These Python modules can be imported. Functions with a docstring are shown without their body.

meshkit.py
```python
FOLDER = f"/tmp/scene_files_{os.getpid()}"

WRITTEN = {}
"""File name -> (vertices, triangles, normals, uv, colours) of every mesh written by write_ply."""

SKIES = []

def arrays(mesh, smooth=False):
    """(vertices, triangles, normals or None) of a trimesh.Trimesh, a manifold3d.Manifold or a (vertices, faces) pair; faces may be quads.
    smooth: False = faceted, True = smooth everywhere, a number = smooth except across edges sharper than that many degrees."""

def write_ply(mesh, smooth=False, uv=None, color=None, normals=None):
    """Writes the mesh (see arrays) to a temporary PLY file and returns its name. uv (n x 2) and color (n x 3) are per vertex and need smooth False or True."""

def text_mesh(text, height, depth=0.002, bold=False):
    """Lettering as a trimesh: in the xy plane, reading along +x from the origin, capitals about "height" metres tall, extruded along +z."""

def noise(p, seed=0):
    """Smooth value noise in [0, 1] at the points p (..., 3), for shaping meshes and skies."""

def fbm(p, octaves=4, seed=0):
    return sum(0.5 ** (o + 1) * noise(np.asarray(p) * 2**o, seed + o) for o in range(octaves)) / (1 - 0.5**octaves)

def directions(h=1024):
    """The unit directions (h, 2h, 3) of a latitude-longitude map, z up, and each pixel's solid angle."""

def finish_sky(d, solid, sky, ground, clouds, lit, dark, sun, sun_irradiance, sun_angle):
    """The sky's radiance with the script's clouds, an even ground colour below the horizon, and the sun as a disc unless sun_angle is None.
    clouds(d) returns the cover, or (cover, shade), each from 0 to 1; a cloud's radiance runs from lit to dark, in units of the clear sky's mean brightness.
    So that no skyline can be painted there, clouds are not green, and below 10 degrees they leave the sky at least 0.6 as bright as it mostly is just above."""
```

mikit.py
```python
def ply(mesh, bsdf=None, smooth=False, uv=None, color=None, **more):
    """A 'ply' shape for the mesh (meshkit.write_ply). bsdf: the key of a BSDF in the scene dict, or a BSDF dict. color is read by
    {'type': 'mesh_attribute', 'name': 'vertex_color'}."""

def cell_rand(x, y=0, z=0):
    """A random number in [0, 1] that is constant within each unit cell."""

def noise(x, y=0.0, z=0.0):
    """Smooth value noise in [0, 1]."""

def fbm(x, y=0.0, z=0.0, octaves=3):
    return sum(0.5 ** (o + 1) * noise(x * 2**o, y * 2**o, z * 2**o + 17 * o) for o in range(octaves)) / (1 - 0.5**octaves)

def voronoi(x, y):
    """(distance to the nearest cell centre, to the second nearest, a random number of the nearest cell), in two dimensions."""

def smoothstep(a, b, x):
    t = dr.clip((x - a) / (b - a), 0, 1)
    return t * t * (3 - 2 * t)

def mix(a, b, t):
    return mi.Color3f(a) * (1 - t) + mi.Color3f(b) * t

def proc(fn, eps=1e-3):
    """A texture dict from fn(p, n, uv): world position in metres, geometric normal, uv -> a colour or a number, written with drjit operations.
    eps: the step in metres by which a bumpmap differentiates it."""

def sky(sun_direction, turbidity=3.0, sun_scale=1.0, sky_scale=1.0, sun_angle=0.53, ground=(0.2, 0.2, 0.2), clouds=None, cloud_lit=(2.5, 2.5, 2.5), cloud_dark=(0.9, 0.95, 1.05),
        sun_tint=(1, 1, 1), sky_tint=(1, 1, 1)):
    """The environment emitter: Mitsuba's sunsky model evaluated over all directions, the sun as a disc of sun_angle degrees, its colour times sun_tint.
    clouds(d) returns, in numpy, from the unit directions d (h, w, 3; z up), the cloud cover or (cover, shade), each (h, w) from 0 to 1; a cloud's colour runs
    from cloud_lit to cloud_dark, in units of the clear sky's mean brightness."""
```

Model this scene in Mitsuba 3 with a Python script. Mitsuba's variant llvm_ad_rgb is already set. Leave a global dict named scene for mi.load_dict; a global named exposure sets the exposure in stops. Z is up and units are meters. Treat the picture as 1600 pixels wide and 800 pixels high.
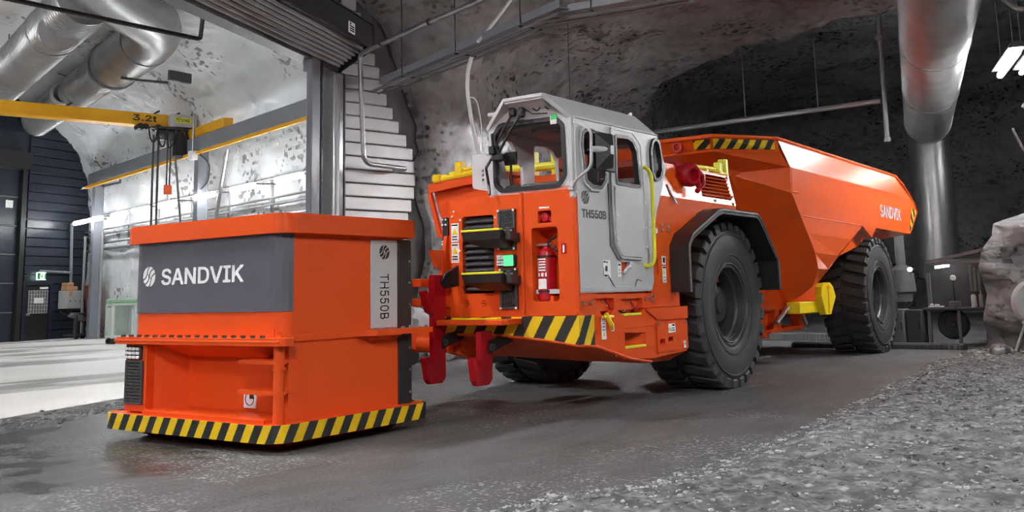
import math, random
import numpy as np, trimesh, mitsuba as mi, drjit as dr, manifold3d as m3
import mikit, meshkit
from shapely.geometry import Polygon, Point, LineString, box as sbox
from shapely.ops import unary_union
from mikit import noise, fbm, smoothstep, mix, cell_rand, voronoi

T = mi.ScalarTransform4f
scene, labels = {}, {}
rng = np.random.default_rng(7)
random.seed(7)

# ------------------------------------------------------------------ camera, light, exposure
# world: x runs along the truck from its nose to its tail, y to its far side, z up; metres
FPX = 1501.7
RIGHT = np.array([0.57447, -0.81855, -0.02536])
DOWN = np.array([0.10786, 0.10560, -0.98842])
FWD = np.array([0.81140, 0.56508, 0.14916])
FWD /= np.linalg.norm(FWD)
RIGHT -= FWD * (RIGHT @ FWD); RIGHT /= np.linalg.norm(RIGHT)
DOWN = np.cross(FWD, RIGHT)
cam = np.eye(4)
cam[:3, 0], cam[:3, 1], cam[:3, 2], cam[:3, 3] = -RIGHT, -DOWN, FWD, [0, 0, 1.14]
scene['camera'] = {'type': 'perspective', 'fov': 2 * math.degrees(math.atan(800 / FPX)), 'fov_axis': 'x',
                   'principal_point_offset_x': (800 - 829.0) / 1600, 'principal_point_offset_y': (400 - 229.7) / 800,
                   'near_clip': 0.05, 'far_clip': 500.0, 'to_world': T(cam)}
exposure = 1.8
LAMP = {'hall': 9.5, 'hall_far': 14.0, 'door': 55.0, 'key': 112.0, 'fill': 37.0, 'side': 24.0, 'far': 12.0, 'yard': 60.0, 'tail': 58.0, 'visible': 20.0, 'nook': 5.0, 'rock': 240.0}   # radiance of the tubes


# ------------------------------------------------------------------ materials
def rgb(r, g=None, b=None):
    return {'type': 'rgb', 'value': [float(r), float(r if g is None else g), float(r if b is None else b)]}


def mat(key, color, rough=0.5, metal=0.0, spec=0.5, coat=0.0, coat_gloss=0.9, bump=None, scale=1.0, eps=1e-3, rough_tex=None):
    c = color if isinstance(color, dict) else rgb(*(color if isinstance(color, (tuple, list)) else (color,)))
    b = {'type': 'principled', 'base_color': c, 'roughness': rough_tex or float(rough), 'metallic': float(metal), 'specular': float(spec)}
    if coat:
        b['clearcoat'], b['clearcoat_gloss'] = float(coat), float(coat_gloss)
    if bump is not None:
        b = {'type': 'bumpmap', 'arbitrary': mikit.proc(bump, eps), 'scale': float(scale), 'bsdf': b}
    scene[key] = {'type': 'twosided', 'bsdf': b}
    return key


ORANGE = (0.68, 0.078, 0.012)
mat('m_orange', ORANGE, 0.42, spec=0.22)
mat('m_orange_gloss', (0.70, 0.095, 0.012), 0.24, spec=0.42)  # same paint as m_orange, glossier; brighter lit look put into its colour
mat('m_grey_paint', (0.46, 0.465, 0.475), 0.42)
mat('m_dark_panel', (0.085, 0.085, 0.105), 0.42)
mat('m_black', (0.014, 0.014, 0.015), 0.42)
mat('m_black_matt', (0.010, 0.010, 0.011), 0.8)
mat('m_dark_steel', (0.06, 0.06, 0.062), 0.4, metal=0.4)
mat('m_steel', (0.55, 0.55, 0.56), 0.28, metal=0.9)
mat('m_yellow', (0.80, 0.56, 0.008), 0.4)
mat('m_lime', (0.72, 0.70, 0.03), 0.4)
mat('m_red', (0.36, 0.004, 0.012), 0.35)
mat('m_dark_red', (0.13, 0.006, 0.006), 0.4)
mat('m_white', (0.80, 0.80, 0.80), 0.5)
mat('m_print', (0.02, 0.02, 0.022), 0.5)
mat('m_crane', (0.78, 0.38, 0.012), 0.4)
mat('m_rail_grey', (0.20, 0.215, 0.24), 0.42)
mat('m_blue', (0.01, 0.04, 0.36), 0.5)
mat('m_green', (0.04, 0.45, 0.10), 0.5)
mat('m_pale_green', (0.26, 0.46, 0.28), 0.7)
mat('m_brown_red', (0.16, 0.02, 0.02), 0.5)
mat('m_card', (0.45, 0.25, 0.13), 0.8)
mat('m_grey_mid', (0.13, 0.13, 0.13), 0.5)
mat('m_grey_dark', (0.045, 0.045, 0.046), 0.55)
mat('m_pale_tank', (0.62, 0.68, 0.64), 0.5)
mat('m_hivis', (0.75, 0.12, 0.03), 0.8)


def f_tire(p, n, uv):
    return mi.Color3f(0.030 + 0.022 * fbm(p.x * 3.1, p.y * 3.1, p.z * 3.1, octaves=4))


mat('m_tire', mikit.proc(f_tire), 0.62, spec=0.35)


def f_galv(p, n, uv):
    return mi.Color3f(0.30 + 0.16 * fbm(p.x * 2.5, p.y * 2.5, p.z * 2.5, octaves=3))


mat('m_galv', mikit.proc(f_galv), 0.34, metal=0.85)


def stripes(s, period):
    u = s / period
    t = u - dr.floor(u)
    return dr.select(t < 0.5, mi.Color3f(0.72, 0.46, 0.006), mi.Color3f(0.016, 0.016, 0.016))


mat('m_hazard_box', mikit.proc(lambda p, n, uv: stripes(p.x - p.y - 0.55 * p.z, 0.186)), 0.45)
mat('m_hazard_truck', mikit.proc(lambda p, n, uv: stripes(p.x - p.y - 0.62 * p.z + 0.07, 0.236)), 0.45)
mat('m_hazard_tub', mikit.proc(lambda p, n, uv: stripes(p.x - p.y - 0.75 * p.z + 0.10, 0.262)), 0.45)
mat('m_hazard_tail', mikit.proc(lambda p, n, uv: stripes(p.x + 0.55 * p.z, 0.26)), 0.45)


def f_wet(p):
    """where the concrete is damp: two ragged patches near the workshop doorway"""
    q = 0.9 * (fbm(p.x * 1.1, p.y * 1.1, 3.0, octaves=5) - 0.5) + 0.35 * (noise(p.x * 7, p.y * 7, 1.0) - 0.5)
    w = mi.Float(0)
    for x, y, rx, ry in ((4.1, 8.4, 2.5, 2.7), (10.0, 10.4, 3.4, 1.9)):
        d = dr.sqrt(dr.square((p.x - x) / rx) + dr.square((p.y - y) / ry))
        w = dr.maximum(w, smoothstep(0.12, -0.12, d - 0.85 + q))
    return w


def f_floor(p, n, uv):
    a = fbm(p.x * 0.55, p.y * 0.55, 1.3, octaves=4)
    b = fbm(p.x * 2.2, p.y * 7.0, 4.1, octaves=4)
    c = noise(p.x * 90, p.y * 90, 2.0)
    v = 0.042 + 0.055 * a + 0.036 * (b - 0.5) + 0.03 * (c - 0.5)
    w = f_wet(p)
    pale = smoothstep(0.66, 0.9, noise(p.x * 55, p.y * 55, 9.0)) * smoothstep(0.46, 0.62, fbm(p.x * 0.9 + 4, p.y * 0.9, 7.0, octaves=4))  # pale specks in the colour stand in for glints on the floor
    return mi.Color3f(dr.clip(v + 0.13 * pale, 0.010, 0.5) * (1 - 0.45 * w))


def f_floor_rough(p, n, uv):
    w = f_wet(p) * (0.55 + 0.45 * smoothstep(0.35, 0.6, noise(p.x * 5, p.y * 5, 8.0)))
    r = dr.clip(0.40 + 0.35 * fbm(p.x * 0.8, p.y * 0.8, 11.0, octaves=4) + 0.12 * noise(p.x * 9, p.y * 9, 3.0), 0.38, 0.8)
    return r * (1 - w) + 0.13 * w


def f_floor_bump(p, n, uv):
    return 0.6 * noise(p.x * 60, p.y * 60, 1.0) + 0.4 * noise(p.x * 140, p.y * 140, 5.0) + 1.5 * fbm(p.x * 5, p.y * 12, 2.0, octaves=3)


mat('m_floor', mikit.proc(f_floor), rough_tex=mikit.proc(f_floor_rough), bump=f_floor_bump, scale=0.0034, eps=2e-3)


def f_hall_floor(p, n, uv):
    a = fbm(p.x * 0.5, p.y * 0.5, 3.0, octaves=5)
    d = smoothstep(0.50, 0.66, fbm(p.x * 0.30 + p.y * 0.1, p.y * 0.9, 8.0, octaves=5))
    v = 0.76 + 0.24 * (a - 0.5) + 0.05 * (noise(p.x * 40, p.y * 40, 1.0) - 0.5)
    return mi.Color3f(v * 1.0, v * 0.985, v * 0.95) * (1.0 - 0.55 * d)


mat('m_hall_floor', mikit.proc(f_hall_floor), 0.42)


def f_grit(p, n, uv):
    v = 0.055 + 0.26 * noise(p.x * 34, p.y * 34, p.z * 34) * noise(p.x * 9, p.y * 9, 3.0) + 0.09 * (fbm(p.x * 1.2, p.y * 1.2, 5.0) - 0.5)
    return mi.Color3f(dr.clip(v, 0.015, 0.7))


mat('m_gravel', mikit.proc(f_grit), 0.75, bump=lambda p, n, uv: noise(p.x * 45, p.y * 45, 1.0) + 0.6 * noise(p.x * 110, p.y * 110, 4.0), scale=0.008, eps=3e-3)


def f_stone(p, n, uv):
    v = 0.05 + 0.34 * dr.square(cell_rand(p.x * 14, p.y * 14, 0.0)) + 0.06 * noise(p.x * 2, p.y * 2, 0.0)
    return mi.Color3f(v)


mat('m_stone', mikit.proc(f_stone), 0.7)


def f_rock(p, n, uv):
    a = fbm(p.x * 0.7, p.y * 0.7, p.z * 0.7, octaves=5)
    b = fbm(p.x * 5, p.y * 5, p.z * 5, octaves=3)
    k = smoothstep(0.60, 0.75, fbm(p.x * 1.7 + 5, p.y * 1.7, p.z * 1.7, octaves=4))
    s = smoothstep(0.58, 0.80, noise(p.x * 11, p.y * 11, p.z * 11)) * smoothstep(0.40, 0.62, fbm(p.x * 0.8, p.y * 0.8 + 9, p.z * 0.8, octaves=3))
    v = 0.13 + 0.20 * a + 0.16 * (b - 0.5) - 0.10 * k - 0.15 * s
    return mi.Color3f(dr.clip(v, 0.02, 0.6))


mat('m_rock', mikit.proc(f_rock), 0.8, spec=0.3, bump=lambda p, n, uv: fbm(p.x * 9, p.y * 9, p.z * 9, octaves=4), scale=0.16, eps=4e-3)


def f_shotcrete(p, n, uv):
    a = fbm(p.x * 0.5, p.y * 0.5, p.z * 0.5, octaves=4)
    patch = smoothstep(0.50, 0.66, fbm(p.x * 0.9 + 3, p.y * 0.9, p.z * 0.9, octaves=4))
    sp = smoothstep(0.55, 0.72, noise(p.x * 9, p.y * 9, p.z * 9))
    v = 0.66 + 0.20 * (a - 0.5) - 0.42 * patch * sp
    return mi.Color3f(v * 0.97, v * 0.99, v)


mat('m_shotcrete', mikit.proc(f_shotcrete), 0.75, spec=0.3, bump=lambda p, n, uv: fbm(p.x * 7, p.y * 7, p.z * 7, octaves=3), scale=0.10, eps=5e-3)
mat('m_plank', (0.30, 0.30, 0.303), 0.36, metal=0.2)
mat('m_plank_dark', (0.022, 0.022, 0.023), 0.6)
mat('m_hall_panel', (0.020, 0.026, 0.040), 0.33)
mat('m_header', (0.020, 0.020, 0.021), 0.4)
scene['m_glass'] = {'type': 'thindielectric', 'int_ior': 1.5}


def emitter(r, g=None, b=None):
    return {'type': 'area', 'radiance': rgb(r, g, b)}


# ------------------------------------------------------------------ mesh helpers
def key_of(name):
    if name not in scene and not any(k.startswith(name + '__') for k in scene):
        return name
    i = 1
    while f'{name}_{i:03d}' in scene or any(k.startswith(f'{name}_{i:03d}__') for k in scene):
        i += 1
    return f'{name}_{i:03d}'


COUNT = {}


def add(name, mesh, m, smooth=False, parent=None, label=None, **more):
    base = f'{parent}__{name}' if parent else name
    n = COUNT.get(base, 0)
    COUNT[base] = n + 1
    k = base if n == 0 else f'{base}_{n:03d}'
    scene[k] = {**(mesh if isinstance(mesh, dict) else mikit.ply(mesh, m, smooth)), **more}
    if label:
        labels[k] = {'label': label}
    return k


def thing(name):
    n = COUNT.get(name, 0)
    COUNT[name] = n + 1
    return name if n == 0 else f'{name}_{n:03d}'


def tag(k, label, cat=None, group=None, kind=None):
    d = labels.setdefault(k, {})
    d['label'] = label
    if cat: d['category'] = cat
    if group: d['group'] = group
    if kind: d['kind'] = kind
    return k


def struct(k):
    labels.setdefault(k, {})['kind'] = 'structure'
    return k


def stuff(k):
    labels.setdefault(k, {})['kind'] = 'stuff'
    return k


def join(ms):
    return trimesh.util.concatenate([m for m in ms if m is not None])


def bx(x0, x1, y0, y1, z0, z1, r=0.0):
    x0, x1 = min(x0, x1), max(x0, x1); y0, y1 = min(y0, y1), max(y0, y1); z0, z1 = min(z0, z1), max(z0, z1)
    if r <= 0:
        m = trimesh.creation.box(extents=(x1 - x0, y1 - y0, z1 - z0))
        m.apply_translation(((x0 + x1) / 2, (y0 + y1) / 2, (z0 + z1) / 2))
        return m
    r = min(r, (x1 - x0) * .49, (y1 - y0) * .49, (z1 - z0) * .49)
    pts = []
    for X, sx in ((x0, 1), (x1, -1)):
        for Y, sy in ((y0, 1), (y1, -1)):
            for Z, sz in ((z0, 1), (z1, -1)):
                pts += [(X + sx * r, Y + sy * r, Z), (X + sx * r, Y, Z + sz * r), (X, Y + sy * r, Z + sz * r)]
    return hull(pts)


def hull(pts):
    return trimesh.convex.convex_hull(np.asarray(pts, float))


def poly(pts, r=0.0):
    p = Polygon(pts)
    if not p.is_valid:
        p = p.buffer(0)
    if r:
        p = p.buffer(-r, quad_segs=4).buffer(r, quad_segs=4)
    return p


def rrect(a0, a1, b0, b1, r=0.03):
    return sbox(min(a0, a1), min(b0, b1), max(a0, a1), max(b0, b1)).buffer(-r).buffer(r, quad_segs=4)


def prism(p, axis, a0, a1):
    """Polygon p extruded along an axis: 'x' takes (y, z), 'y' takes (x, z), 'z' takes (x, y)."""
    if isinstance(p, (list, tuple)):
        p = poly(p)
    a0, a1 = min(a0, a1), max(a0, a1)
    out = []
    for g in getattr(p, 'geoms', [p]):
        if g.is_empty or g.area < 1e-9:
            continue
        m = trimesh.creation.extrude_polygon(g, a1 - a0, engine='earcut')
        v = m.vertices.copy(); v[:, 2] += a0
        f = m.faces
        if axis == 'x':
            v = v[:, [2, 0, 1]]
        elif axis == 'y':
            v = v[:, [0, 2, 1]]; f = f[:, ::-1]
        out.append(trimesh.Trimesh(v, f, process=False))
    return join(out)


def frame_of(d):
    d = np.asarray(d, float); d = d / np.linalg.norm(d)
    u = np.cross(d, [0, 0, 1] if abs(d[2]) < 0.9 else [1, 0, 0]); u /= np.linalg.norm(u)
    return d, u, np.cross(d, u)


def lathe(profile, origin, axis, n=32, caps=False):
    """profile: (along, radius) pairs turned about the axis through the origin."""
    d, u, w = frame_of(axis)
    a = np.arange(n) * 2 * np.pi / n
    ring = np.cos(a)[:, None] * u + np.sin(a)[:, None] * w
    v = np.vstack([np.asarray(origin) + d * t + ring * max(r, 1e-5) for t, r in profile])
    f = []
    i = np.arange(n); j = (i + 1) % n
    for k in range(len(profile) - 1):
        A, B = k * n, (k + 1) * n
        f += [np.stack([A + i, A + j, B + j], 1), np.stack([A + i, B + j, B + i], 1)]
    return trimesh.Trimesh(v, np.vstack(f), process=False)


def cyl(p0, p1, r, n=14, r1=None):
    p0, p1 = np.asarray(p0, float), np.asarray(p1, float)
    L = np.linalg.norm(p1 - p0)
    return lathe([(0, 0), (0, r), (L, r if r1 is None else r1), (L, 0)], p0, p1 - p0, n)


def tube(path, r, n=8, bend=0.0):
    """A round bar swept along a polyline whose corners are rounded by the radius bend."""
    P = [np.asarray(q, float) for q in path]
    if bend and len(P) > 2:
        Q = [P[0]]
        for a, b, c in zip(P, P[1:], P[2:]):
            l1, l2 = np.linalg.norm(a - b), np.linalg.norm(c - b)
            k = min(bend, l1 * .49, l2 * .49)
            s, e = b + (a - b) / l1 * k, b + (c - b) / l2 * k
            Q += [(1 - t) ** 2 * s + 2 * t * (1 - t) * b + t * t * e for t in np.linspace(0, 1, 6)]
        P = Q + [P[-1]]
    P = np.array(P)
    tan = np.gradient(P, axis=0)
    tan /= np.linalg.norm(tan, axis=1, keepdims=True) + 1e-12
    _, u, _ = frame_of(tan[0])
    a = np.arange(n) * 2 * np.pi / n
    rows = []
    for q, t in zip(P, tan):
        u = u - t * (u @ t); u /= np.linalg.norm(u)
        w = np.cross(t, u)
        rows.append(q + r * (np.cos(a)[:, None] * u + np.sin(a)[:, None] * w))
    v = np.vstack(rows + [P[:1], P[-1:]])
    i = np.arange(n); j = (i + 1) % n
    f = []
    for k in range(len(P) - 1):
        A, B = k * n, (k + 1) * n
        f += [np.stack([A + i, A + j, B + j], 1), np.stack([A + i, B + j, B + i], 1)]
    e = len(P) * n
    f += [np.stack([i * 0 + e, j, i], 1), np.stack([i * 0 + e + 1, e - n + i, e - n + j], 1)]
    return trimesh.Trimesh(v, np.vstack(f), process=False)


def grid_mesh(V):
    """A quad sheet from an array (a, b, 3) of points."""
    a, b = V.shape[:2]
    i = np.arange(a * b).reshape(a, b)
    q = np.stack([i[:-1, :-1], i[1:, :-1], i[1:, 1:], i[:-1, 1:]], -1).reshape(-1, 4)
    return trimesh.Trimesh(V.reshape(-1, 3), np.vstack([q[:, [0, 1, 2]], q[:, [0, 2, 3]]]), process=False)


def sheet(quads):
    """Plates given by their corner points (three or four each), one mesh."""
    v, f = [], []
    for q in quads:
        n = len(v); v += list(q)
        f.append([n, n + 1, n + 2])
        if len(q) == 4:
            f.append([n, n + 2, n + 3])
    return trimesh.Trimesh(np.array(v, float), np.array(f), process=False)


def slab(q, t):
    """A flat plate of thickness t behind the polygon q (points in 3-D), along its inward side t (a vector)."""
    q = np.asarray(q, float)
    return hull(np.vstack([q, q + np.asarray(t, float)]))


def turn(mesh, p0, deg, z=0.0):
    """From wall coordinates (s along, n to the left, z) to the place p0 with that heading."""
    a = math.radians(deg); c, s = math.cos(a), math.sin(a)
    m = mesh.copy()
    m.apply_transform([[c, -s, 0, p0[0]], [s, c, 0, p0[1]], [0, 0, 1, z], [0, 0, 0, 1]])
    return m


def lettering(txt, h, origin, xd, yd, width=None, depth=0.003, bold=False):
    m = meshkit.text_mesh(txt, h, depth, bold)
    b = m.bounds
    m.apply_translation((-b[0][0], 0, 0))
    if width:
        m.apply_scale((width / (b[1][0] - b[0][0]), 1, 1))
    xd, yd = np.asarray(xd, float), np.asarray(yd, float)
    M = np.eye(4); M[:3, 0], M[:3, 1], M[:3, 2], M[:3, 3] = xd, yd, np.cross(xd, yd), origin
    m.apply_transform(M)
    return m


def emblem(r, origin, xd, yd, depth=0.003):
    """The round mark of slanting wavy bars."""
    disc = Point(0, 0).buffer(1, quad_segs=16)
    d = np.array([math.cos(math.radians(52)), math.sin(math.radians(52))]); e = np.array([-d[1], d[0]])
    cuts = []
    for off, ph in ((-0.50, 0.6), (0.0, 0.0), (0.50, -0.6)):
        t = np.linspace(-1.3, 1.3, 40)
        w = off + 0.13 * np.sin(t * 3.6 + ph)
        cuts.append(LineString([tuple(a * d + b * e) for a, b in zip(t, w)]).buffer(0.085))
    cuts.append(poly([tuple(0.28 * d), tuple(-0.16 * e), tuple(-0.28 * d), tuple(0.16 * e)]))
    cuts.append(LineString([tuple(-0.05 * d - 0.5 * e), tuple(0.05 * d + 0.5 * e)]).buffer(0.05))
    p = disc.difference(unary_union(cuts))
    m = join([trimesh.creation.extrude_polygon(g, depth, engine='earcut') for g in p.geoms])
    m.apply_scale((r, r, 1))
    xd, yd = np.asarray(xd, float), np.asarray(yd, float)
    M = np.eye(4); M[:3, 0], M[:3, 1], M[:3, 2], M[:3, 3] = xd, yd, np.cross(xd, yd), origin
    m.apply_transform(M)
    return m


def bolts(points, direction, r=0.014, h=0.012):
    return join([cyl(np.asarray(p), np.asarray(p) + np.asarray(direction, float) * h, r, 6) for p in points])


def grille(u0, u1, v0, v1, pitch, bar, axis, a0, a1):
    """Crossing bars that fill a rectangle, as one mesh."""
    ms = []
    for k in range(1, int(round((u1 - u0) / pitch))):
        u = u0 + k * pitch
        ms.append((u - bar / 2, u + bar / 2, v0, v1))
    for k in range(1, int(round((v1 - v0) / pitch))):
        v = v0 + k * pitch
        ms.append((u0, u1, v - bar / 2, v + bar / 2))
    if axis == 'x':
        return join([bx(a0, a1, a, b, c, d) for a, b, c, d in ms])
    return join([bx(a, b, a0, a1, c, d) for a, b, c, d in ms])


NX, PX, NY, PY, UP, DN = (-1, 0, 0), (1, 0, 0), (0, -1, 0), (0, 1, 0), (0, 0, 1), (0, 0, -1)

# ------------------------------------------------------------------ the setting: floors, rock, walls
JAMB = (12.2, 12.75)          # where the doorway's right post stands
DOOR = 19.5                   # heading of the doorway
PANEL = -12.0                 # heading of the planked wall right of it
da, db = np.array([math.cos(math.radians(DOOR)), math.sin(math.radians(DOOR))]), None
hx = np.array([0.306, 0.952])  # direction of the hall's right wall
HALL_R0, HALL_R1 = np.array([14.4, 13.0]), np.array([18.7, 31.95])
DOOR_L = np.array(JAMB) - 9.6 * da


def fb(V, s, o=4, seed=0):
    return meshkit.fbm(np.asarray(V) * s, o, seed) - 0.5


# floors
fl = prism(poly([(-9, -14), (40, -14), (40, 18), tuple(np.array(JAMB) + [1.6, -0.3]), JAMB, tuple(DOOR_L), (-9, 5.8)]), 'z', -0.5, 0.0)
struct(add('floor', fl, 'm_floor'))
hall_poly = [tuple(DOOR_L), JAMB, tuple(HALL_R0), tuple(HALL_R1), tuple(HALL_R1 + [-14.5, -3.6]), tuple(DOOR_L + [-1.0, 0.2])]
struct(add('floor_workshop', prism(poly(hall_poly), 'z', -0.5, 0.004), 'm_hall_floor'))

# gravel apron on the right: a rough bed with loose stones
gx = np.concatenate([np.linspace(2.5, 9, 190), np.linspace(9.05, 18.5, 170)])
gy = np.concatenate([np.linspace(-9, -2, 50), np.linspace(-1.95, 3.4, 170)])
GX, GY = np.meshgrid(gx, gy, indexing='ij')


def gravel_edge(x):
    return np.interp(x, [2, 4.7, 5.2, 6.1, 8.4, 12.0, 15.4, 18.5], [3.30, 3.12, 2.80, 2.68, 2.78, 3.02, 3.31, 3.5])


def gravel_h(x, y):
    p = np.stack([x, y, np.zeros_like(x)], -1)
    inside = np.clip((gravel_edge(x) + 0.10 * fb(p, 3.0, 3, 5) - y) / 0.25, 0, 1)
    h = 0.05 + 0.09 * fb(p, 0.8, 4, 3) + 0.06 * fb(p, 4.0, 4, 9) + 0.03 * fb(p, 16.0, 3, 11)
    return np.where(inside > 0, inside * np.maximum(h, 0.004) - 0.004, -0.03)


gm = grid_mesh(np.stack([GX, GY, gravel_h(GX, GY)], -1))
k = struct(add('floor_gravel', gm, 'm_gravel', True))
base_stone = trimesh.creation.icosahedron()


def stones(n, place, size, seed):
    """n loose stones: place(r, n) gives x, y, z and size(r, x) their radii"""
    r = np.random.default_rng(seed)
    x, y, z = place(r, n)
    s = size(r, x)
    v = base_stone.vertices[None] * (1 + 0.45 * (r.random((n, 12, 1)) - 0.5)) * s[:, None, None] * np.array([1.25, 1.0, 0.62])
    a = r.random(n) * 6.28
    c, k = np.cos(a)[:, None], np.sin(a)[:, None]
    v = np.stack([v[..., 0] * c - v[..., 1] * k + x[:, None], v[..., 0] * k + v[..., 1] * c + y[:, None], v[..., 2] + (z + s * 0.15)[:, None]], -1)
    return trimesh.Trimesh(v.reshape(-1, 3), (base_stone.faces[None] + 12 * np.arange(n)[:, None, None]).reshape(-1, 3), process=False)


def on_gravel(r, n):
    x = 3.4 + 14.0 * r.random(n) ** 1.5
    y = gravel_edge(x) - 0.05 - r.random(n) ** 1.2 * (5.5 - 0.15 * x)
    return x, y, gravel_h(x, y)


k = stuff(add('loose_stone', stones(14000, on_gravel, lambda r, x: (0.004 + 0.012 * r.random(len(x)) ** 4) * (1 + 0.06 * x), 3), 'm_stone', False, 'floor_gravel'))
edge_pts = lambda r, n: (lambda x: (x, gravel_edge(x) + 0.03 + 0.045 * r.standard_normal(n), 0.0 * x))(3.6 + 12 * r.random(n) ** 1.6)
k = add('edge_grit', stones(2600, edge_pts, lambda r, x: (0.003 + 0.009 * r.random(len(x)) ** 3) * (1 + 0.05 * x), 4), 'm_stone')
tag(k, 'line of pale grit along the edge of the paved strip and the gravel', 'grit', kind='stuff')


def thr(r, n):
    t = r.random(n) * 8.8 + 0.5
    q = np.array(JAMB) - t[:, None] * da + np.array([0.33, -0.94]) * (0.22 * r.standard_normal(n) + 0.50)[:, None]
    return q[:, 0], q[:, 1], 0.0 * t


k = add('threshold_grit', stones(2600, thr, lambda r, x: 0.005 + 0.020 * r.random(len(x)) ** 3, 5), 'm_gravel')
tag(k, 'dark grit and crumbs along the doorway threshold of the bright workshop', 'grit', kind='stuff')

# rock: the tunnel's left wall and its roof in one swept sheet
xs = np.arange(12.2, 40.0, 0.11)


def left_y(x):
    return 12.0 + 0.20 * (x - 14)


def rock_sheet(xs, s_pts, seed, amp):
    """s_pts: (inset from the left wall, height); swept along xs"""
    sp = np.array(s_pts, float)
    L = np.concatenate([[0], np.cumsum(np.linalg.norm(np.diff(sp, axis=0), axis=1))])
    t = np.arange(0, L[-1], 0.11)
    ins, zz = np.interp(t, L, sp[:, 0]), np.interp(t, L, sp[:, 1])
    X, I = np.meshgrid(xs, ins, indexing='ij')
    Z = np.broadcast_to(zz, X.shape).copy()
    Y = left_y(X) - I
    V = np.stack([X, Y, Z], -1)
    g = np.gradient(np.stack([-ins, zz], -1), axis=0); g /= np.linalg.norm(g, axis=1, keepdims=True)
    N = np.stack([np.zeros_like(ins), -g[:, 1], g[:, 0]], -1)      # towards the tunnel
    N[:, 1] = -g[:, 1]; N[:, 2] = g[:, 0] * 1.0
    big = fb(V, 0.42, 3, seed) * 2.2
    mid = fb(V, 1.5, 4, seed + 3) * 0.8
    rid = (0.5 - np.abs(fb(V, 0.9, 4, seed + 7)) * 2) * 0.5
    fine = fb(V, 7.0, 3, seed + 9) * 0.12
    D = amp * (big + mid + rid) + fine
    return V, N[None], D


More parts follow.
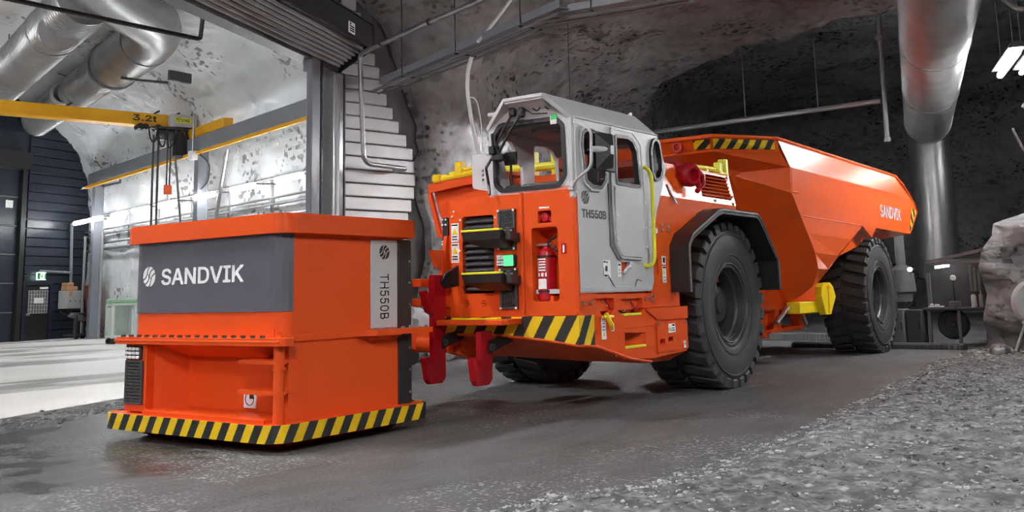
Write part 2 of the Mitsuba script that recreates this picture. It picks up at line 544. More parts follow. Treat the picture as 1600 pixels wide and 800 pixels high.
sec = [(0.0, -0.4), (0.0, 1.5), (0.0, 3.2), (0.08, 4.5), (0.35, 5.6), (1.0, 6.3), (2.2, 6.7), (4.0, 6.85), (7.0, 6.95), (12.0, 6.95), (18.0, 6.7)]
V, N, D = rock_sheet(xs, sec, 21, 0.42)
step = 20.6 + np.maximum(0, V[..., 1] - 7.5) * 0.72
rise = np.clip((V[..., 0] + 1.6 * fb(V, 0.6, 3, 77) - step) / 0.8, 0, 1) * np.clip((V[..., 2] - 4.4) / 1.4, 0, 1) * 1.7
Vd = V + np.sign(1) * D[..., None] * N * np.array([1, 1, 1])
Vd[..., 2] += rise
# the broken left edge that meets the planked wall
zc = V[0, :, 2]
edge_x = np.interp(zc, [0, 1.0, 1.9, 2.5, 3.1, 3.7, 3.85, 4.17, 4.37, 4.79, 5.4, 5.88, 6.3, 6.7, 6.9], [13.9, 13.9, 14.12, 14.12, 13.87, 13.87, 14.02, 13.91, 13.98, 13.76, 13.54, 13.35, 13.18, 12.54, 12.2])
edge_x = edge_x + 0.10 * fb(V[0], 2.2, 3, 55)
EC = np.stack([edge_x, np.where(zc < 6.72, 12.75 - 0.2126 * (edge_x - 12.2) - 0.12, V[0, :, 1]), zc], -1)
tb_ = np.clip((Vd[..., 0] - EC[None, :, 0]) / 1.3, 0, 1)[..., None]
tb_ = tb_ * tb_ * (3 - 2 * tb_)
Vd = np.where(tb_ > 0, EC[None] * (1 - tb_) + Vd * tb_, EC[None])
struct(add('wall_left', grid_mesh(Vd[:, ::-1]), 'm_rock', True))
# broken edge: the sheet's thickness back to the planked wall
e0 = Vd[0]; e1 = e0 + np.stack([-0.1 + 0 * e0[:, 0], np.full(len(e0), 0.9), 0 * e0[:, 0]], -1)
struct(add('trim_1', grid_mesh(np.stack([e1, (e0 + e1) / 2 + [0.0, 0, 0], e0])), 'm_rock', True))

# roof over the near chamber, behind and above the camera
cx_, cy_ = np.meshgrid(np.arange(-9, 12.8, 0.3), np.arange(-14, 14.1, 0.3), indexing='ij')
cv = np.stack([cx_, cy_, np.full_like(cx_, 6.75)], -1)
cv[..., 2] += fb(cv, 0.4, 4, 31) * 1.0 + fb(cv, 1.6, 3, 33) * 0.3
struct(add('ceiling', grid_mesh(cv[:, ::-1]), 'm_rock', True))
# right rock: a face that looks back to the camera, with a corner at the work nook
ry, rz = np.meshgrid(np.arange(-14, 3.15, 0.11), np.arange(-0.3, 8.2, 0.11), indexing='ij')
rv = np.stack([17.4 + 0.0 * ry + 0.25 * rz, ry, rz], -1)
rv[..., 0] += fb(rv, 0.5, 4, 41) * 1.6 + fb(rv, 2.0, 4, 43) * 0.5
rv[..., 0] += 10.0 * np.clip((rz - 2.1 - 0.25 * np.maximum(1.2 - ry, 0)) / 1.0, 0, 1)
rv[..., 1] += np.clip((ry - 1.5) / 1.6, 0, 1) * (fb(rv, 0.7, 4, 47) * 0.8 - 0.12 * np.maximum(rz - 1.5, 0))
struct(add('wall_right', grid_mesh(rv), 'm_rock', True))
r0 = rv[-1]
back = np.stack([r0 + [t, -0.05 * t + 0.0, 0] + np.stack([0 * r0[:, 0], fb(r0 + [t, 0, 0], 0.8, 3, 49) * 0.7, 0 * r0[:, 0]], -1) * min(1, t) for t in np.arange(0, 22, 0.5)])
struct(add('wall_right_inner', grid_mesh(back), 'm_rock', True))
by, bz = np.meshgrid(np.arange(-2, 22, 0.4), np.arange(-0.3, 9.5, 0.4), indexing='ij')
bv = np.stack([38.0 + 0 * by, by, bz], -1)
bv[..., 0] += fb(bv, 0.4, 4, 61) * 3
struct(add('wall_back', grid_mesh(bv), 'm_rock', True))
# front wall beside and above the doorway
W = lambda m, p0=JAMB, ang=DOOR: turn(m, p0, ang)
struct(add('wall_front', join([W(bx(-13.5, 0.0, 0.0, 0.25, 5.25, 8.2)), W(bx(-22, -9.6, 0.0, 0.25, -0.2, 8.2))]), 'm_plank_dark'))
# planked wall: one board per course, ends cut to the rock
k = struct(add('wall_plank', turn(bx(-0.02, 2.6, 0.06, 0.16, -0.1, 7.2), JAMB, PANEL), 'm_plank_dark'))
zz = -0.05
i = 0
while zz < 7.0:
    z1 = zz + 0.25
    L = float(np.interp(zz + .12, [0, 2.2, 2.55, 2.8, 3.2, 3.6, 3.9, 4.3, 4.8, 5.4, 6.7], [1.4, 1.5, 1.52, 1.60, 1.71, 1.70, 1.62, 1.33, 1.05, 0.85, 0.3]))
    add('plank', turn(bx(0.04, L, -0.02, 0.05, zz + 0.010, z1 - 0.006, 0.014), JAMB, PANEL), 'm_plank', 20, 'wall_plank')
    zz = z1; i += 1
struct(add('trim_2', turn(prism([(1.3, -.1), (1.45, 2.2), (1.45, 2.6), (1.52, 2.85), (1.62, 3.2), (1.62, 3.6), (1.5, 3.95), (1.22, 4.4), (0.95, 5.0), (0.3, 6.7), (1.2, 7), (2.6, 7), (2.6, -.1)], 'y', 0.03, 0.07), JAMB, PANEL), 'm_plank_dark'))

# the doorway: posts, rolled-up shutter in its header
k = thing('doorway_frame')
dk = tag(k, 'dark steel frame of the tall workshop doorway with its right posts and header', 'door frame')
add('post', W(bx(-1.12, -0.80, -0.05, 0.06, -0.05, 5.3, 0.02)), 'm_rail_grey', False, k, 'grey outer post')
add('post', W(bx(-0.80, -0.74, -0.07, 0.04, -0.05, 5.3, 0.01)), 'm_black', False, k, 'black edge strip')
add('guide_rail', W(join([bx(-0.42, -0.34, -0.10, 0.12, -0.05, 5.15, .01), bx(-0.33, -0.12, -0.16, 0.02, -0.05, 5.15, 0.03)])), 'm_steel', 20, k, 'shiny steel guide rail')
add('corner_angle', W(join([bx(-0.12, -0.02, -0.05, 0.2, -0.05, 5.2, .01), bx(-0.02, 0.03, -0.12, 0.2, -0.05, 5.2, .01)])), 'm_dark_steel', False, k)
add('cross_plate', W(bx(-1.12, -0.1, 0.02, 0.12, 5.02, 5.32)), 'm_rail_grey', False, k)
add('lintel', W(bx(-9.6, -0.1, -0.05, 0.28, 5.22, 5.42, 0.02)), 'm_dark_steel', False, k)
k = thing('roller_shutter')
tag(k, 'black ribbed roller shutter rolled up under the header of the doorway', 'shutter')
for j in range(7):
    add('slat', W(bx(-9.6, -0.18, -0.12 - 0.075 * j, -0.07 - 0.075 * j, 5.27 + 0.045 * j, 5.335 + 0.045 * j, 0.012)), 'm_plank', False, k)
add('slat_backing', W(sheet([[(-9.6, -0.05, 5.30), (-0.18, -0.05, 5.30), (-0.18, -0.66, 5.66), (-9.6, -0.66, 5.66)]])), 'm_header', False, k)
add('housing', W(bx(-9.8, -0.05, -0.70, -0.62, 5.60, 6.05, 0.02)), 'm_header', False, k)
add('housing_end', W(prism([(-0.72, 5.6), (-0.72, 6.05), (0, 6.4), (0, 5.2)], 'x', -0.05, -0.02)), 'm_header', False, k)
add('housing_top', W(slab([(-9.8, -0.7, 6.05), (-0.05, -0.7, 6.05), (-0.05, 0, 6.35), (-9.8, 0, 6.35)], (0, 0, 0.03))), 'm_header', False, k)
k = add('rating_plate', W(bx(-1.05, -0.82, -0.715, -0.70, 5.66, 5.86)), 'm_white')
tag(k, 'small white plate with dark print on the black shutter housing', 'sign')
add('print', W(join([bx(-1.02, -0.85, -0.72, -0.714, z, z + 0.022) for z in (5.69, 5.73, 5.77)] + [bx(-1.02, -0.97, -0.72, -0.714, 5.81, 5.84)])), 'm_print', False, k)

# workshop shell
u = HALL_R1 - HALL_R0
n_in = np.array([-u[1], u[0]]) / np.linalg.norm(u)
tt = np.linspace(0, 1, 150)
secH = np.array([(0.0, -0.3), (0.0, 2.0), (0.02, 4.2), (0.20, 5.4), (0.8, 6.5), (2.0, 7.5), (4.2, 8.3), (8.0, 8.7), (11.5, 8.2), (13.6, 6.6), (14.4, 4.6), (14.7, 2.0), (14.7, -0.3)])
Ls = np.concatenate([[0], np.cumsum(np.linalg.norm(np.diff(secH, axis=0), axis=1))])
ts = np.arange(0, Ls[-1], 0.14)
hi, hz_ = np.interp(ts, Ls, secH[:, 0]), np.interp(ts, Ls, secH[:, 1])
TT, HI = np.meshgrid(tt, hi, indexing='ij')
HV = np.stack([HALL_R0[0] + u[0] * TT + n_in[0] * HI, HALL_R0[1] + u[1] * TT + n_in[1] * HI, np.broadcast_to(hz_, TT.shape)], -1)
g = np.gradient(np.stack([hi, hz_], -1), axis=0); g /= np.linalg.norm(g, axis=1, keepdims=True)
HN = np.stack([n_in[0] * g[:, 1], n_in[1] * g[:, 1], -g[:, 0]], -1)[None]
HV = HV + HN * (fb(HV, 0.5, 4, 81) * (0.25 + 0.5 * np.clip((HV[..., 2] - 5.5) / 1.5, 0, 1)) + fb(HV, 2.2, 4, 83) * 0.20 + fb(HV, 7, 3, 85) * 0.06)[..., None]
cut = int(np.searchsorted(ts, np.interp(4.6, secH[:5, 1], Ls[:5])))
struct(add('wall_workshop', grid_mesh(HV[:, :cut + 1]), 'm_shotcrete', True))
struct(add('ceiling_workshop', grid_mesh(HV[:, cut:]), 'm_shotcrete', True))
# its dark end wall of boards
E0, EA = (18.1, 31.7), 14.0
EW = lambda m: turn(m, E0, EA)
k = struct(add('wall_end', EW(bx(-16, 1.5, 0.06, 0.2, -0.1, 8)), 'm_hall_panel'))
zz = 0.0
while zz < 7.8:
    x1 = 0.60 if zz < 4.5 else 0.60 - (zz - 4.5) * 0.3
    if zz < 1.8:
        add('board', EW(bx(-0.95, x1, -0.01, 0.05, zz + .012, zz + .288, .015)), 'm_hall_panel', 20, 'wall_end')
    else:
        add('board', EW(bx(-2.0, x1, -0.01, 0.05, zz + .012, zz + .288, .015)), 'm_hall_panel', 20, 'wall_end')
    zz += 0.30

# ------------------------------------------------------------------ battery cage in the foreground
B = thing('battery_cage')
tag(B, 'orange battery cage with dark grey panel and hazard striped base, standing alone on the floor', 'battery pack')
X0, X1, Y0, Y1 = 5.04, 6.50, 5.89, 7.86
plan = rrect(X0, X1, Y0, Y1, 0.13)
low = poly([(X0, Y1), (X1, Y1), (X1, Y0), (X0 + 0.08, Y0), (X0 + 0.08, Y0 + 0.07), (5.30, 6.06), (5.30, 7.38), (X0, 7.50)])
add('body', join([prism(plan, 'z', 0.80, 1.66), prism(low, 'z', 0.18, 0.80)]), 'm_orange', 25, B)
lid = rrect(4.975, 6.56, 5.79, 7.94, 0.15)
add('lid', join([prism(lid, 'z', 1.645, 1.79), prism(lid.buffer(-.012), 'z', 1.79, 1.80)]), 'm_orange', 25, B)
ring = plan.buffer(0.010).difference(plan.buffer(-0.02)).intersection(sbox(4.9, 5.7, X0 + 0.085, 7.855)) if False else plan.buffer(0.010).difference(plan.buffer(-0.02)).intersection(sbox(4.9, 5.7, 5.155, 7.868))
pn = add('dark_panel', prism(ring, 'z', 1.04, 1.645), 'm_dark_panel', 25, B, 'dark grey front panel with white lettering')
xf = X0 - 0.0105
add('emblem', emblem(0.088, (xf, 7.60, 1.357), (0, -1, 0), (0, 0, 1)), 'm_white', False, pn)
add('lettering', lettering('SANDVIK', 0.130, (xf, 7.42, 1.283), (0, -1, 0), (0, 0, 1), 1.09, bold=True), 'm_white', False, pn)
sp = add('side_panel', bx(6.005, 6.335, Y0 - 0.010, Y0, 0.865, 1.622, .003), 'm_grey_paint', False, B, 'light grey side panel with black lettering')
add('emblem', emblem(0.062, (6.17, Y0 - 0.0102, 1.515), (1, 0, 0), (0, 0, 1)), 'm_print', False, sp)
add('lettering', lettering('TH550B', 0.105, (6.118, Y0 - 0.0102, 1.328), (0, 0, -1), (1, 0, 0), 0.385), 'm_print', False, sp)
ru = add('rubber_seal', bx(6.345, 6.515, Y0 - 0.012, Y0 + 0.03, 0.20, 1.63, .004), 'm_black', False, B, 'black rubber seal strip')
add('bolts', bolts([(6.485, Y0 - 0.012, z) for z in np.arange(0.3, 1.6, 0.19)], NY, 0.010, 0.008), 'm_steel', False, ru)
stuff('battery_cage__rubber_seal__bolts')
lg = add('front_ledge', join([prism(rrect(4.90, X0 + 0.02, 5.72, 7.90, 0.06), 'z', 0.785, 0.842), bx(4.895, 4.93, 5.75, 7.9, 0.80, 0.83, .01)]), 'm_orange', 25, B)
stuff(add('bolts', bolts([(4.955, y, 0.842) for y in np.arange(6.0, 7.9, 0.115)], UP, 0.020, 0.020), 'm_dark_steel', False, lg))
add('side_strip', bx(X0 + 0.05, 5.90, Y0 - 0.022, Y0, 0.80, 0.865, 0.01), 'm_orange', False, B)
ls = add('side_ledge', prism([(5.82, Y0), (5.92, 5.73), (6.63, 5.73), (6.63, Y0)], 'z', 0.812, 0.858), 'm_orange', False, B)
stuff(add('bolts', bolts([(x, 5.765, 0.858) for x in np.arange(5.98, 6.6, 0.10)], UP, 0.018, 0.018), 'm_steel', False, ls))
add('gusset', slab([(5.9, Y0, 0.81), (6.45, Y0, 0.81), (6.3, Y0, 0.765), (6.0, Y0, 0.765)], (0, -0.06, 0.03)), 'm_orange', False, B)
# recess, corner post with rungs
add('recess_roof', slab([(X0, 7.50, 0.785), (X0, 5.97, 0.785), (5.30, 6.06, 0.66), (5.30, 7.38, 0.66)], (0, 0, 0.12)), 'm_orange', False, B)
add('corner_post', tube([(5.0, 5.86, 0.79), (5.0, 5.86, 0.20)], 0.042, 16), 'm_orange', 40, B)
for z, w in ((0.645, 0.40), (0.415, 0.44)):
    add('step_rung', join([prism(rrect(4.955, 5.06, 5.83, 5.86 + w, 0.02), 'z', z, z + 0.032), bx(4.97, 5.30, 5.88, 6.30, z + 0.005, z + 0.025)]), 'm_orange', False, B)
add('collar', cyl((5.0, 5.86, 0.60), (5.0, 5.86, 0.62), 0.052, 16), 'm_orange', 40, B)
add('lifting_lug', prism([(5.83, 0.842), (5.90, 0.842), (5.86, 0.885)], 'x', 4.99, 5.02), 'm_orange', False, B)
sg = add('target_sign', bx(5.285, 5.30, 6.47, 6.62, 0.26, 0.41), 'm_white', False, B, 'square white sticker with a black and white quartered disc')
q = Point(6.545, 0.335).buffer(0.055)
add('print', prism(unary_union([q.intersection(sbox(6.4, 6.545, 0.335, 0.45)), q.intersection(sbox(6.545, 6.7, 0.2, 0.335)), q.difference(q.buffer(-0.005))]), 'x', 5.281, 5.286), 'm_print', False, sg)
lamp = add('work_lamp', bx(4.93, 5.05, 7.545, 7.775, 0.655, 0.765, 0.012), 'm_black', False, B, 'black work lamp with a grid of clear lenses')
stuff(add('lens', join([bx(4.922, 4.932, y, y + 0.045, z, z + 0.026, .004) for y in (7.56, 7.615, 7.67, 7.725) for z in (0.66, 0.695, 0.73)]), 'm_white', False, lamp))
mg = add('mesh_guard', join([bx(4.95, 4.955, 7.53, 7.76, 0.285, 0.64)]), 'm_black_matt', False, B, 'black perforated guard')
add('grid', join([grille(7.53, 7.76, 0.285, 0.64, 0.027, 0.010, 'x', 4.938, 4.951), bx(4.935, 4.952, 7.52, 7.54, .28, .645), bx(4.935, 4.952, 7.75, 7.77, .28, .645), bx(4.935, 4.952, 7.52, 7.77, .28, .30), bx(4.935, 4.952, 7.52, 7.77, .63, .645)]), 'm_grey_dark', False, mg)
add('front_pillar', join([bx(4.955, 5.05, 7.50, 7.80, 0.22, 0.79, 0.01), slab([(4.96, 7.78, .22), (4.96, 7.46, .22), (5.06, 7.42, .20), (5.06, 7.8, .20)], (0, 0, .03))]), 'm_orange', False, B)
# base with the striped band
basep = rrect(4.83, 6.62, 5.70, 7.98, 0.20)
add('base_plate', join([prism(basep.buffer(-0.012), 'z', 0.10, 0.205), prism(rrect(4.92, 5.30, 5.95, 7.5, .03), 'z', 0.2, 0.235)]), 'm_orange', 25, B)
add('striped_band', prism(basep.difference(basep.buffer(-0.014)), 'z', 0.082, 0.212), 'm_hazard_box', 25, B, 'yellow and black striped band')
sk = []
for z, d in ((0.0, 0.30), (0.012, 0.27), (0.085, 0.16)):
    sk += [(x, y, z) for x, y in basep.buffer(-d).exterior.coords]
add('skid', hull(sk), 'm_orange', 25, B)
add('side_hook', tube([(5.25, 7.86, 1.22), (5.25, 7.93, 1.22), (5.25, 7.93, 1.12), (5.25, 7.86, 1.12)], 0.018, 8, 0.03), 'm_orange', 30, B)

# ------------------------------------------------------------------ the dump truck
K = thing('dump_truck')
tag(K, 'orange underground dump truck with light grey cab, big black tyres and empty tipping body', 'truck')
YN, YF, XF = 4.54, 7.52, 7.20
YC = (YN + YF) / 2


def wheel(ax, yo, sgn, az, lugs, phase, inner=True):
    """sgn +1: the outer face looks to -y (near side); a runs inward from it"""
    ax_d = np.array([0, sgn, 0.0])
    o = np.array([ax, yo, az])
    w = add('wheel', lathe([(.10, .47), (.05, .475), (.035, .49), (.02, .53), (.018, .56), (.008, .563), (.008, .575), (.015, .58), (.0, .64), (-.004, .70), (.002, .76), (.010, .79), (.002, .795), (.002, .81), (.016, .816), (.03, .85), (.055, .885), (.10, .90), (.65, .90), (.69, .88), (.73, .80), (.75, .70), (.74, .58), (.70, .49), (.64, .47)], o, ax_d, 72), 'm_tire', 35, K, 'big black tyre with deep lugs on a dark rim')
    rim = lathe([(.11, .40), (.10, .475), (.045, .485), (.032, .478), (.030, .462), (.05, .455), (.055, .44), (.045, .432), (.05, .42), (.13, .405), (.14, .40), (.13, .385), (.15, .37), (.33, .35), (.35, .33), (.35, .05)], o, ax_d, 56)
    add('rim', rim, 'm_dark_steel', 30, w)
    add('hub', lathe([(.35, .22), (.20, .215), (.185, .20), (.175, .12), (.16, .11), (.155, .0)], o, ax_d, 36), 'm_black', 30, w)
    a = np.arange(20) * 2 * np.pi / 20
    stuff(add('wheel_nuts', bolts([o + np.array([.29 * math.cos(t), sgn * .35, .29 * math.sin(t)]) for t in a], (0, -sgn, 0), .018, .03), 'm_dark_steel', False, w))
    add('valve_stem', tube([o + [-.33, sgn * .16, .12], o + [-.36, sgn * .06, .16], o + [-.37, sgn * .05, .26], o + [-.35, sgn * .10, .33]], 0.012, 6), 'm_steel', 30, w)
    if not lugs:
        return w
    n = 30
    for half in (0, 1):
        for i in range(n):
            t0 = 2 * np.pi * (i + 0.5 * half) / n + phase
            wd = 2 * np.pi / n * 0.64
            pts = []
            def pp(al, th, r):
                al = al if half == 0 else 0.75 - al
                pts.append(o + np.array([math.sin(th) * r, sgn * al, math.cos(th) * r]))
            for e, sg_ in ((-wd / 2, 1), (wd / 2, -1)):
                pp(.015, t0 + e * .92, .955 - .012); pp(.030, t0 + e * .92, .957)
                pp(.020, t0 + e, .845); pp(.004, t0 + e * .9, .86)
                sk_ = 0.075
                pp(.30, t0 + e * .92 + sk_, .957); pp(.34, t0 + e * .8 + sk_, .955)
                pp(.34, t0 + e + sk_, .885); pp(.10, t0 + e, .885)
            add('tread_lug', hull(pts), 'm_tire', False, w)
    return w


wheel(10.50, 4.52, 1, 0.945, True, 0.05)
wheel(16.66, 4.52, 1, 0.945, True, 0.13)
wheel(10.50, 7.55, -1, 0.945, True, 0.0)
wheel(16.66, 7.55, -1, 0.945, False, 0.0)
for x in (10.5, 16.66):
    add('axle', join([cyl((x, 5.0, .945), (x, 7.1, .945), 0.17, 20), lathe([(0, .12), (.15, .33), (.5, .36), (.65, .33), (.8, .12)], (x, 5.63, .945), PY, 24)]), 'm_orange', 30, K)

# cab shell: side plates, front frame, rear, floor
cab_out = poly([(7.20, 1.12), (7.20, 2.69), (8.80, 2.71), (8.90, 2.53), (8.98, 2.37), (8.90, 2.20), (8.74, 1.93), (8.645, 1.72), (8.605, 1.47), (8.61, 1.21), (8.55, 1.12)])
w_front = poly([(7.30, 2.44), (7.32, 2.56), (7.40, 2.60), (7.52, 2.60), (7.585, 2.53), (7.60, 2.45), (7.71, 2.37), (7.71, 2.15), (7.62, 2.07), (7.46, 2.07), (7.35, 2.12)], 0.05)
w_door = poly([(7.90, 2.135), (7.91, 2.60), (8.14, 2.615), (8.25, 2.59), (8.33, 2.49), (8.375, 2.135)], 0.03)
w_oval = poly([(8.63, 2.53), (8.68, 2.64), (8.75, 2.67), (8.82, 2.63), (8.86, 2.48), (8.865, 2.34), (8.80, 2.245), (8.71, 2.225), (8.64, 2.30)], 0.07)
latch_hole = poly([(7.97, 1.40), (8.14, 1.40), (8.10, 1.35), (7.99, 1.24), (7.97, 1.21)])
side = cab_out.difference(unary_union([w_front, w_door, w_oval, latch_hole]))
C = f'{K}__cab'
ws = poly([(5.43, 2.14), (5.44, 2.62), (5.36, 2.715), (4.72, 2.705), (4.645, 2.63), (4.635, 2.17), (4.70, 2.075), (5.36, 2.075)], 0.07)
fr = poly([(4.545, 2.04), (5.50, 2.04), (5.50, 2.69), (5.30, 2.90), (4.84, 2.90), (4.545, 2.68)]).difference(ws)
shell = join([prism(side, 'y', YN, YN + 0.035), prism(cab_out.difference(unary_union([w_front, w_door])).intersection(sbox(7.2, 2.03, 9.2, 3.0)), 'y', 5.465, 5.50), prism(fr, 'x', XF, XF + 0.04),
              prism(rrect(4.56, 5.48, 1.12, 2.0, .01), 'x', 8.53, 8.56), prism(rrect(4.56, 5.48, 2.25, 2.69, .01).difference(rrect(4.7, 5.35, 2.3, 2.62, .05)), 'x', 8.84, 8.87),
              bx(7.24, 8.55, 4.57, 5.47, 1.12, 1.16), bx(7.18, 7.23, 4.535, 4.60, 1.95, 2.70, 0.018)])
add('cab', shell, 'm_grey_paint', 20, K, 'light grey cab')
rf = [slab([(7.03, 5.20, 2.915), (7.03, 4.76, 2.915), (8.83, 4.80, 2.945), (8.83, 5.26, 2.945)], (0, 0, -0.03)),
      slab([(7.03, 4.76, 2.915), (7.195, 4.535, 2.685), (8.82, 4.535, 2.705), (8.83, 4.80, 2.945)], (0, 0.02, -0.03)),
      slab([(7.03, 5.20, 2.915), (7.195, 5.525, 2.695), (8.82, 5.525, 2.705), (8.83, 5.26, 2.945)], (0, -0.02, -0.03)),
      slab([(8.83, 4.80, 2.945), (8.83, 5.26, 2.945), (9.0, 5.24, 2.90), (9.0, 4.82, 2.90)], (0, 0, -0.03)),
      slab([(8.82, 4.535, 2.705), (8.83, 4.80, 2.945), (9.0, 4.82, 2.90), (8.90, 4.56, 2.65)], (0, 0.02, -0.03)),
      slab([(7.045, 5.19, 2.888), (7.045, 4.77, 2.888), (7.045, 4.77, 2.865), (7.045, 5.19, 2.865)], (0.02, 0, 0))]
add('roof', join(rf), 'm_grey_paint', False, C, 'light grey peaked roof')
add('roof_lip', slab([(7.05, 5.19, 2.88), (7.05, 4.78, 2.88), (7.19, 4.78, 2.80), (7.19, 5.19, 2.80)], (0, 0, 0.02)), 'm_grey_paint', False, C, 'underside of the visor')
stuff(add('weld_seam', join([tube([(7.2, 4.533, 2.69), (8.8, 4.533, 2.71)], 0.008, 6), tube([(7.205, 4.535, 2.0), (7.205, 4.535, 2.68)], 0.007, 6)]), 'm_white', False, C))
# door
dframe = poly([(7.83, 1.56), (7.80, 2.12), (7.835, 2.672), (8.26, 2.675), (8.42, 2.57), (8.45, 2.12), (8.435, 1.53), (8.34, 1.42), (7.95, 1.43)])
D = add('door', join([prism(dframe.difference(w_door), 'y', YN - 0.018, YN - 0.002), prism(dframe.difference(dframe.buffer(-0.018)), 'y', YN - 0.024, YN - 0.016)]), 'm_grey_paint', False, C)
add('door_panel', prism(poly([(7.85, 1.56), (7.85, 2.11), (8.43, 2.105), (8.415, 1.55), (8.33, 1.445), (7.96, 1.455)]), 'y', YN - 0.03, YN - 0.018), 'm_grey_paint', False, C, 'lower door panel')
add('door_hinge', prism([(7.765, 2.13), (7.825, 2.13), (7.82, 1.56), (7.95, 1.415), (7.90, 1.415), (7.765, 1.55)], 'y', YN - 0.014, YN - 0.001), 'm_grey_mid', False, C, 'darker grey hinge strip')
stuff(add('door_bolts', bolts([(7.87, YN - .03, z) for z in (2.08, 1.83, 1.6)] + [(8.43, YN - .03, z) for z in (1.98, 1.74, 1.55)], NY, .012, .01), 'm_white', False, C))
for nm, w in (('window_seal', w_front), ('window_seal', w_door), ('window_seal', w_oval)):
    add(nm, prism(w.buffer(0.012).difference(w.buffer(-0.022)), 'y', YN - 0.026, YN + 0.03), 'm_black', 30, C)
for w in (w_front, w_door, w_oval):
    c = list(w.buffer(-0.005).exterior.coords)
    add('pane', prism(w.buffer(-0.004), 'y', YN + 0.012, YN + 0.0125), 'm_glass', False, C)
add('window_seal', prism(ws.buffer(0.012).difference(ws.buffer(-0.028)), 'x', XF - 0.012, XF + 0.035), 'm_black', 30, C)
add('windscreen', prism(ws.buffer(-0.004), 'x', XF + 0.012, XF + 0.0125), 'm_glass', False, C)
add('front_window_trim', prism(w_front.buffer(0.035).difference(w_front.buffer(0.01)), 'y', YN - 0.022, YN), 'm_grey_paint', 30, C)
add('emblem', emblem(0.062, (7.357, YN - 0.001, 1.972), (1, 0, 0), (0, 0, 1)), 'm_print', False, C)
add('lettering', lettering('TH550B', 0.072, (7.293, YN - 0.001, 1.79), (1, 0, 0), (0, 0, 1), 0.42, bold=True), 'm_print', False, C)
# inside: seat, belts, dash, wheel
S_ = f'{K}__cab'
add('seat', join([bx(7.95, 8.12, 4.80, 5.24, 1.75, 2.50, .06), bx(7.65, 8.1, 4.8, 5.24, 1.62, 1.78, .05), bx(7.98, 8.08, 4.92, 5.12, 2.48, 2.66, .04)]), 'm_black', False, C, 'black seat')
for y in (4.86, 5.08):
    add('hivis_pad', join([bx(7.93, 7.955, y, y + 0.11, 2.34, 2.46, .01), bx(7.93, 7.955, y + .01, y + 0.10, 2.16, 2.31, .01)]), 'm_hivis', False, C, 'bright orange strap pads')
add('dashboard', join([bx(7.27, 7.50, 4.62, 5.40, 1.98, 2.10, .03), cyl((7.30, 4.75, 2.115), (7.30, 5.18, 2.115), 0.022, 10), bx(7.29, 7.36, 5.22, 5.4, 2.0, 2.14, .02)]), 'm_grey_dark', False, C, 'dark dashboard')
add('headliner', join([bx(7.26, 8.8, 4.60, 5.44, 2.66, 2.69), lathe([(0, .0), (.0, .20), (.03, .20), (.05, .12), (.05, 0)], (7.55, 5.0, 2.66), DN, 24)]), 'm_grey_dark', 30, C)
add('monitor', join([bx(7.30, 7.34, 5.26, 5.40, 2.34, 2.46, .01), cyl((7.32, 5.33, 2.1), (7.32, 5.33, 2.34), .012)]), 'm_black', False, C)
# mirror with its bracket
add('mirror', hull([(6.95, 4.14, 2.475), (6.95, 4.26, 2.475), (6.95, 4.14, 2.155), (6.95, 4.26, 2.155), (7.05, 4.14, 2.37), (7.36, 4.15, 2.51), (7.36, 4.21, 2.51), (7.36, 4.15, 2.185), (7.36, 4.21, 2.185), (7.10, 4.13, 2.30)]) if False else
    join([hull([(6.97, 4.18, 2.475), (6.97, 4.18, 2.155), (7.33, 4.22, 2.51), (7.33, 4.22, 2.185), (7.05, 4.08, 2.36), (7.05, 4.08, 2.29), (7.12, 4.09, 2.37), (7.12, 4.09, 2.29)]), bx(6.96, 7.34, 4.20, 4.225, 2.16, 2.50, .01)]), 'm_black', False, C, 'black square mirror')
add('mirror_bracket', join([tube([(7.19, 4.56, 2.045), (7.02, 4.42, 2.09), (6.94, 4.21, 2.18), (6.94, 4.20, 2.50), (6.98, 4.33, 2.57), (7.15, 4.50, 2.63)], 0.013, 8, 0.06), cyl((6.94, 4.20, 2.33), (7.05, 4.12, 2.33), 0.028, 10), bx(7.16, 7.22, 4.53, 4.60, 2.02, 2.06, .01)]), 'm_grey_paint', 30, C, 'bent tube mirror bracket')
add('handrail', tube([(8.42, 4.545, 2.345), (8.47, 4.50, 2.345), (8.545, 4.49, 2.28), (8.555, 4.485, 2.15), (8.525, 4.48, 1.42), (8.47, 4.49, 1.365), (8.42, 4.545, 1.365)], 0.020, 10, 0.06), 'm_lime', 40, C, 'yellow grab rail')
add('wiper', join([tube([(7.17, 5.16, 2.83), (7.14, 5.27, 2.66), (7.14, 5.37, 2.50), (7.16, 5.33, 2.35)], 0.012, 6), tube([(7.17, 5.06, 2.81), (7.13, 5.2, 2.62), (7.13, 5.31, 2.46), (7.15, 5.37, 2.34)], 0.012, 6), tube([(7.12, 5.40, 2.62), (7.12, 5.36, 2.2)], 0.014, 6), bx(7.10, 7.16, 5.13, 5.19, 2.76, 2.84, .01), bx(7.10, 7.16, 5.03, 5.08, 2.74, 2.83, .01),
     tube([(7.17, 4.98, 2.83), (7.16, 4.9, 2.78), (7.17, 4.85, 2.84), (7.16, 4.78, 2.78)], 0.006, 6), tube([(7.17, 5.05, 2.82), (7.15, 4.95, 2.76), (7.17, 4.8, 2.75)], 0.006, 6)]), 'm_black', 30, C, 'black wiper arms and hoses')
add('wiper_motor', join([bx(7.08, 7.19, 5.36, 5.42, 2.42, 2.5, .01), bx(7.10, 7.19, 5.27, 5.40, 2.36, 2.42, .01), tube([(7.15, 5.41, 2.42), (7.10, 5.46, 2.3), (7.15, 5.47, 2.15), (7.12, 5.44, 2.05)], .014, 6)]), 'm_black', 30, C)
gs = add('inspection_tag', bx(7.185, 7.195, 4.71, 4.78, 2.645, 2.72), 'm_white', False, C, 'green and white inspection sticker')
